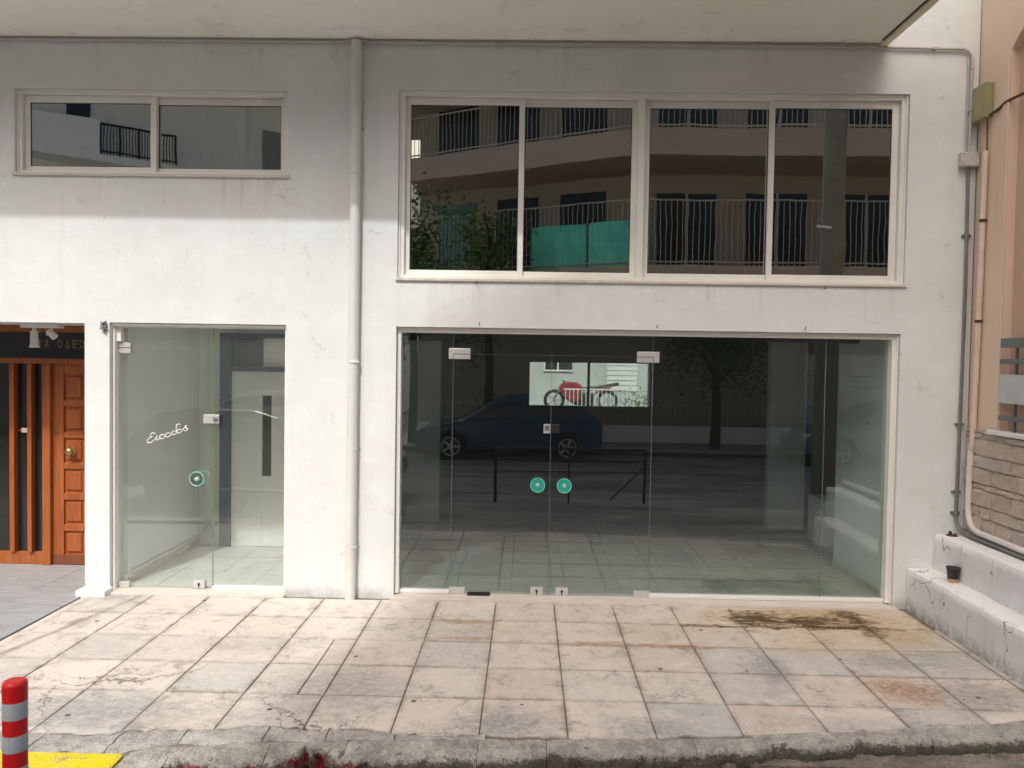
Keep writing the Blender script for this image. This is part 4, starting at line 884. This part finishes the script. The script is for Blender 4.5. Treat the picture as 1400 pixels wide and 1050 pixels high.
# ================================================================== ACROSS THE STREET (seen in the glass)
op = thing('opposite_pavement', (0, -13, 0), kind='structure')
box('paving', m_opppave, op, -40, 40, -16, -11.95, -.3, 0.0); box('kerb_line', m_kerb, op, -40, 40, -11.949, -11.75, -.3, .004)

def car(name, paint, label, rim=None):
    root = thing(name, (0, 0, 0), label, 'car')
    L = 4.1; low = [(-2.02, .28), (-2.08, .45), (-2.02, .62), (-1.85, .72), (-1.1, .86), (-.95, .90), (1.75, .96), (1.98, .92), (2.03, .6), (2.0, .30)]
    top = [(-1.02, .88), (-.35, 1.30), (.0, 1.40), (.9, 1.42), (1.45, 1.34), (1.86, .94)]
    hw = .86
    def shell(prof, wf):
        k = MB(); n = len(prof); rings = []
        for u, ins in ((-1, .06), (-.92, .0), (.92, .0), (1, .06)): rings.append([(x, u*wf(z), z - 0*ins) for x, z in prof])
        vs = [p for r_ in rings for p in r_]
        k.add(vs, [(r_*n+i, r_*n+(i+1) % n, (r_+1)*n+(i+1) % n, (r_+1)*n+i) for r_ in range(3) for i in range(n)] + [tuple(reversed(range(n))), tuple(range(3*n, 4*n))])
        return k
    arches = []
    body = [(-2.02, .28)] + low[1:]
    def arch(cx): return [(cx+.36*math.cos(t), .30+.36*math.sin(t)-.02) for t in [math.pi*i/8 for i in range(9)]]
    prof = low + list(arch(1.27)) + list(arch(-1.27)); prof = [p for p in prof]
    shell(prof, lambda z: hw - .10*max(0, (z-.6)) - .05*max(0, .45-z)).build('body', paint, root, bevel=.03, seg=2)
    shell(top, lambda z: hw - .06 - .36*max(0, z-.88)).build('cabin', paint, root, bevel=.04, seg=2)
    for sgn in (-1, 1):
        wf = lambda z: (hw - .055 - .36*max(0, z-.88))*sgn
        for poly in ([(-.80, .95), (-.28, 1.26), (.28, 1.33), (.28, .95)], [(.34, .95), (.34, 1.33), (.95, 1.33), (1.40, 1.20), (1.50, .97)]):
            MB().prism(poly, lambda p: (p[0], wf(p[1]), p[1]), lambda p: (p[0], wf(p[1])-.03*sgn, p[1])).build('side_window', m_glassd, root)
        box('door_handle', m_black, root, .10, .26, sgn*.86, sgn*.838, .80, .83)
        box('headlight', m_white, root, -2.03, -1.86, sgn*.5, sgn*.76, .58, .70, bevel=.03); box('tail_light', m_red, root, 1.93, 2.03, sgn*.55, sgn*.80, .62, .86, bevel=.02)
        MB().tube([(-.72, sgn*.80, .96), (-.70, sgn*.98, .99)], [.05, .07], 8).build('mirror', paint, root)
        for cx in (-1.27, 1.27):
            wl = MB().lathe((cx, sgn*.70, .30), [(.20, -.09), (.30, -.10), (.315, -.06), (.315, .06), (.30, .10), (.20, .09)], 'y', 24).build('wheel', m_tyre, root)
            k = MB()
            for i in range(5):
                a = 2*math.pi*i/5; k.tube([(cx, sgn*.80, .30), (cx+.19*math.cos(a), sgn*.79, .30+.19*math.sin(a))], [.035, .022], 6)
            k.tube([(cx+.195*math.cos(t), sgn*.79, .30+.195*math.sin(t)) for t in [2*math.pi*i/20 for i in range(21)]], .014, 6); k.build('rim', rim or m_steel, wl)
    wf = lambda z: hw - .14 - .36*max(0, z-.88)
    MB().add([(-.93, -wf(.93), .93), (-.93, wf(.93), .93), (-.36, wf(1.28), 1.29), (-.36, -wf(1.28), 1.29)], [(0, 1, 2, 3)]).add([(-.95, -wf(.93), .95), (-.95, wf(.93), .95), (-.40, wf(1.28), 1.31), (-.40, -wf(1.28), 1.31)], [(3, 2, 1, 0)]).build('windscreen', m_glassd, root)
    return root
def paintm(n, c): return plain(n, c, .18, 0, .03)
c1 = car('parked_car', paintm('blue_car_paint', (0.012, 0.06, 0.12)), 'dark blue hatchback parked by the far kerb'); c1.location = (-.38, -11.15, -.13)
c2 = car('parked_car', paintm('black_car_paint', (0.012, 0.012, 0.013)), 'black car parked beside the bollard', m_black); c2.location = (-4.02, -5.28, -.13); c2.rotation_euler.z = math.pi
c3 = car('parked_car', paintm('grey_car_paint', (0.16, 0.18, 0.19)), 'grey car parked by the far kerb behind the tree'); c3.location = (8.0, -11.0, -.13)
c4 = car('parked_car', paintm('white_car_paint', (0.55, 0.55, 0.54)), 'white car parked by the far kerb at left'); c4.location = (-6.2, -11.2, -.13)

ob_ = thing('opposite_building', (2, -14, 0), 'brown apartment block with balconies across the street', 'building')
def bpt(*a): pass
B = MB()
foot_low = [(-3.3, -17.2), (2.6, -14.05), (16, -14.05), (16, -21), (-3.3, -21)]
B.prism(foot_low, lambda p: (*p, 0), lambda p: (*p, 9.3)); B.build('wall', m_opp, ob_)
MB().prism([(-4.6, -16.4), (1.6, -12.95), (1.6, -20), (-4.6, -20)], lambda p: (*p, 9.303), lambda p: (*p, 22.5)).build('upper_storeys', m_opp, ob_)
def facet(u):  # point along the balcony edge
    return (2.55, -11.95) if u == 1 else ((-3.3, -15.3) if u == 0 else (20, -11.95))
for fl_, (z0, z1) in enumerate(((3.95, 4.35), (6.92, 7.55)  )):
    MB().prism([(-3.3, -15.3), (2.55, -11.95), (16, -11.95), (16, -14.04), (2.6, -14.04), (-3.3, -17.19)], lambda p: (*p, z0), lambda p: (*p, z1)).build('balcony_slab', m_fascia, ob_)
    
    rl = MB()
    for (a, b) in (((-3.3, -15.3), (2.55, -11.95)), ((2.55, -11.95), (14, -11.95))):
        A, Bv = Vector((*a, 0)), Vector((*b, 0)); n = int((Bv-A).length/.13); off = Vector((0, -.07, 0))
        hh = 1.55 if fl_ == 0 else 1.1
        for i in range(n+1):
            q = A+(Bv-A)*i/n+off; rl.tube([(q.x, q.y, z1), (q.x, q.y, z1+hh)], .011, 4, False)
        for zz in (z1+.08, z1+hh): rl.tube([(A.x, A.y-.07, zz), (Bv.x, Bv.y-.07, zz)], .022, 5)
    rl.build('railing', m_railing, ob_)
    for k in range(7):
        x = 3.3+k*2.3; box('window', m_glassd, ob_, x, x+1.5, -14.045, -14.0, z1+.1, z1+2.1); box('window_frame', m_railing, ob_, x+.72, x+.78, -13.998, -13.97, z1+.1, z1+2.1)
    d = Vector((5.9, 3.15, 0)).normalized(); nrm = Vector((-d.y, d.x, 0))
    for k in range(3):
        A = Vector((-3.3, -17.2, 0)) + d*(.7+k*2.0) + nrm*.01; E = A+d*1.3; nn = nrm*.04
        pts = [A, E, E+nn, A+nn]; MB().prism([(p.x, p.y) for p in pts], lambda p: (*p, z1+.1), lambda p: (*p, z1+2.2)).build('window', plain('teal_shutter', (0.10, 0.22, 0.20), .5) if (k == 0 and fl_ == 0) else m_glassd, ob_)
# teal tarpaulin on the first balcony rail
def on_edge(x): return -15.3 + (x+3.3)/5.85*3.35
for a, b in ((.05, 1.38), (1.45, 2.5)):
    MB().prism([(a, on_edge(a)-.17), (b, on_edge(b)-.17), (b, on_edge(b)-.14), (a, on_edge(a)-.14)], lambda p: (*p, 4.36), lambda p: (*p, 5.42)).build('balcony_screen', m_tarp, ob_)
gw = thing('garden_wall', (2, -13.6, 0), 'low rendered garden wall with a bar railing across the street', 'wall')
box('base', m_far_white, gw, -3.0, 12, -13.75, -13.55, 0, .42)
rl = MB()
for i in range(100): rl.tube([(-2.95+i*.15, -13.65, .42), (-2.95+i*.15, -13.65, .95)], .013, 4, False)
rl.box(-3, 12, -13.67, -13.63, .95, .98); rl.build('railing', m_railing, gw)
sh = MB(); 
for i in range(8): sh.box(7.2, 9.6, -14.04, -13.99, .1+i*.28, .36+i*.28)
sh.build('roller_shutter', m_far_white, ob_)

wb = thing('white_building', (-12, -16, 0), 'white apartment block with long balconies across the street at left', 'building')
A = Vector((-17.5, -10.6, 0)); E = Vector((-7.2, -18.77, 0)); d = (E-A).normalized(); nrm = Vector((-d.y, d.x, 0))
if nrm.y < 0: nrm = -nrm
def wpts(o0, o1, t0=0.0, t1=1.0):
    a, e = A+(E-A)*t0, A+(E-A)*t1; return [(q.x, q.y) for q in (a+nrm*o0, e+nrm*o0, e+nrm*o1, a+nrm*o1)]
MB().prism(wpts(-9, -1.0), lambda p: (*p, 0), lambda p: (*p, 10.24)).build('wall', m_far_white, wb)
MB().prism(wpts(-1.0, .35), lambda p: (*p, 10.25), lambda p: (*p, 10.45)).build('eaves', m_far_white, wb)
for z in (4.35, 7.35):
    MB().prism(wpts(-.999, 0, 0, .70), lambda p: (*p, z), lambda p: (*p, z+.2)).build('balcony_slab', m_far_white, wb)
    MB().prism(wpts(-.14, -.02, 0, .55), lambda p: (*p, z+.203), lambda p: (*p, z+1.12)).build('parapet', m_far_white, wb)
    k = MB(); a, e = A+(E-A)*.552-nrm*.06, A+(E-A)*.70-nrm*.06
    for i in range(25): q = a+(e-a)*i/24; k.tube([(q.x, q.y, z+.2), (q.x, q.y, z+1.05)], .014 if i % 6 else .035, 4, False)
    k.tube([(a.x, a.y, z+1.05), (e.x, e.y, z+1.05)], .035, 5); k.tube([(a.x, a.y, z+.3), (e.x, e.y, z+.3)], .025, 5); k.build('railing', m_dark, wb)
    for t in (.10, .50): MB().prism(wpts(-.998, -.97, t, t+.045), lambda p: (*p, z+.25), lambda p: (*p, z+2.3)).build('window', m_glassd, wb)
MB().prism(wpts(-.998, -.80, .86, .875), lambda p: (*p, 0), lambda p: (*p, 10.2)).build('pilaster', m_far_white, wb)
MB().prism(wpts(-.998, -.95, .92, .97), lambda p: (*p, 7.3), lambda p: (*p, 9.3)).build('window', plain('grey_shutter', (.25, .26, .26), .6), wb)
gb = thing('pale_building', (-6.5, -24, 0), 'plain pale rendered block behind the gap across the street', 'building')
box('wall', m_far_white, gb, -8.2, -4.7, -33, -22, 0, 9.0); box('window', m_glassd, gb, -6.4, -5.4, -22, -21.97, 5.2, 7.0)

def tree(x, y, h, r, label, seed):
    rr = random.Random(seed); t = thing('street_tree', (x, y, 0), label, 'tree', 'trees along the far pavement')
    mb = MB(); mb.tube([(x, y, -.02), (x+.03, y, h*.3), (x-.04, y+.03, h*.55), (x+.02, y, h*.8)], [.13, .10, .085, .04], 10)
    for i in range(7):
        a = i*2.4; z = h*(.45+.05*i); mb.tube([(x, y, z), (x+r*.4*math.cos(a), y+r*.4*math.sin(a), z+.5), (x+r*.8*math.cos(a), y+r*.8*math.sin(a), z+.8)], [.045, .03, .012], 6)
    mb.build('trunk', m_bark, t)
    k = MB(); cl_ = [(rr.gauss(0, .45)*r, rr.gauss(0, .45)*r, h*.72+rr.gauss(0, .2)*h*.8) for _ in range(26)]
    for i in range(1700):
        c = cl_[rr.randrange(26)]; p = Vector((x+c[0]+rr.gauss(0, .24), y+c[1]+rr.gauss(0, .24), c[2]+rr.gauss(0, .22)))
        u = Vector((rr.gauss(0, 1), rr.gauss(0, 1), rr.gauss(0, 1))).normalized()*.07; v = u.orthogonal().normalized()*.04
        k.add([p-u, p+v, p+u, p-v], [(0, 1, 2, 3)])
    k.build('crown', m_leaf, t); return t
tree(4.52, -12.3, 3.4, 1.25, 'dark leafy street tree between the blue car and the grey car', 1)
tree(-.95, -12.4, 6.3, .62, 'leafy street tree behind the blue car', 2)
tree(-2.8, -12.6, 6.1, .6, 'slim street tree near the end of the brown block', 3)

# ================================================================== REAR YARD (seen through the back window)
yd = tag(box('yard_ground', m_opppave, None, -8, 12, 5.0, 30, -.5, .74), kind='structure')
yw = thing('yard_wall', (1, 16, .74), 'white rendered house wall at the back of the rear yard', 'wall')
box('wall', plain('yard_render', (0.50, 0.51, 0.49), .85, 0, .12, 1.5), yw, -8, 12, 16, 16.3, .74, 5.5); box('window', m_glassd, yw, .48, 1.26, 15.97, 15.999, 1.80, 2.7)
mb = MB().box(.46, .50, 15.95, 15.969, 1.76, 2.7).box(.84, .88, 15.95, 15.969, 1.8, 2.7).box(.46, 1.28, 15.945, 15.968, 1.76, 1.80); mb.build('window_frame', m_white, yw)
for i in range(7): box('shutter_slat', m_white, yw, 2.25, 3.1, 15.96, 15.998, 1.25+i*.14, 1.37+i*.14)
yr = thing('yard_railing', (1.8, 13, .74), 'white bar railing across the rear yard', 'railing')
for i in range(26): 
    x = .95+i*.10; MB().tube([(x, 13, .741), (x, 13, 1.35)], .010, 5).build('bar', m_white, yr)
MB().box(.9, 3.6, 12.985, 13.015, 1.351, 1.385).build('rail', m_white, yr)
mt = thing('motorcycle', (1.4, 14.5, .74), 'red motorcycle with black seat parked in the rear yard', 'motorcycle')
m_bike = paintm('red_bike_paint', (0.30, 0.03, 0.04))
for cx in (.72, 2.12):
    wl = MB().tube([(cx+.24*math.cos(t), 14.5, 1.02+.24*math.sin(t)) for t in [2*math.pi*i/24 for i in range(25)]], .045, 8, False).build('wheel', m_tyre, mt)
    k = MB()
    for i in range(5): k.tube([(cx, 14.5, 1.02), (cx+.21*math.cos(i*1.257), 14.5, 1.02+.21*math.sin(i*1.257))], .012, 5)
    k.build('rim', m_galv, wl)
MB().tube([(.72, 14.45, 1.05), (.98, 14.46, 1.53)], .025, 8).tube([(.72, 14.55, 1.05), (.98, 14.54, 1.53)], .025, 8).build('fork', m_galv, mt)
MB().prism([(.82, 1.38), (.98, 1.52), (1.30, 1.50), (1.46, 1.40), (1.40, 1.0), (1.15, .95), (.98, 1.1)], lambda p: (p[0], 14.32, p[1]), lambda p: (p[0], 14.68, p[1])).build('fairing', m_bike, mt, bevel=.05, seg=3)
MB().prism([(1.40, 1.36), (1.95, 1.42), (2.4, 1.52), (2.42, 1.44), (1.9, 1.30), (1.45, 1.26)], lambda p: (p[0], 14.38, p[1]), lambda p: (p[0], 14.62, p[1])).build('seat', m_black, mt, bevel=.03)
MB().prism([(1.20, .90), (1.75, .88), (1.80, 1.22), (1.25, 1.24)], lambda p: (p[0], 14.36, p[1]), lambda p: (p[0], 14.64, p[1])).build('engine', m_dark, mt, bevel=.04)
MB().prism([(1.72, 1.16), (2.2, 1.36), (2.3, 1.44), (1.9, 1.34)], lambda p: (p[0], 14.37, p[1]), lambda p: (p[0], 14.63, p[1])).build('tail', m_bike, mt, bevel=.02)
MB().tube([(.95, 14.2, 1.54), (.98, 14.5, 1.52), (.95, 14.8, 1.54)], .016, 6).build('handlebar', m_dark, mt)
ys = thing('yard_shrub', (2.7, 12.4, .74), 'small leafy shrub in front of the yard railing', 'shrub')
rr = random.Random(9); k = MB()
for i in range(420):
    p = Vector((2.75+rr.gauss(0, .28), 12.4+rr.gauss(0, .15), .76+abs(rr.gauss(0, .24)))); u = Vector((rr.gauss(0, 1), rr.gauss(0, 1), rr.gauss(0, 1))).normalized()*.05; v = u.orthogonal().normalized()*.02
    k.add([p-u, p+v, p+u, p-v], [(0, 1, 2, 3)])
k.build('leaves', m_leaf, ys)
MB().tube([(2.75, 12.4, .735), (2.76, 12.4, 1.0)], .02, 6).build('stem', m_bark, ys)
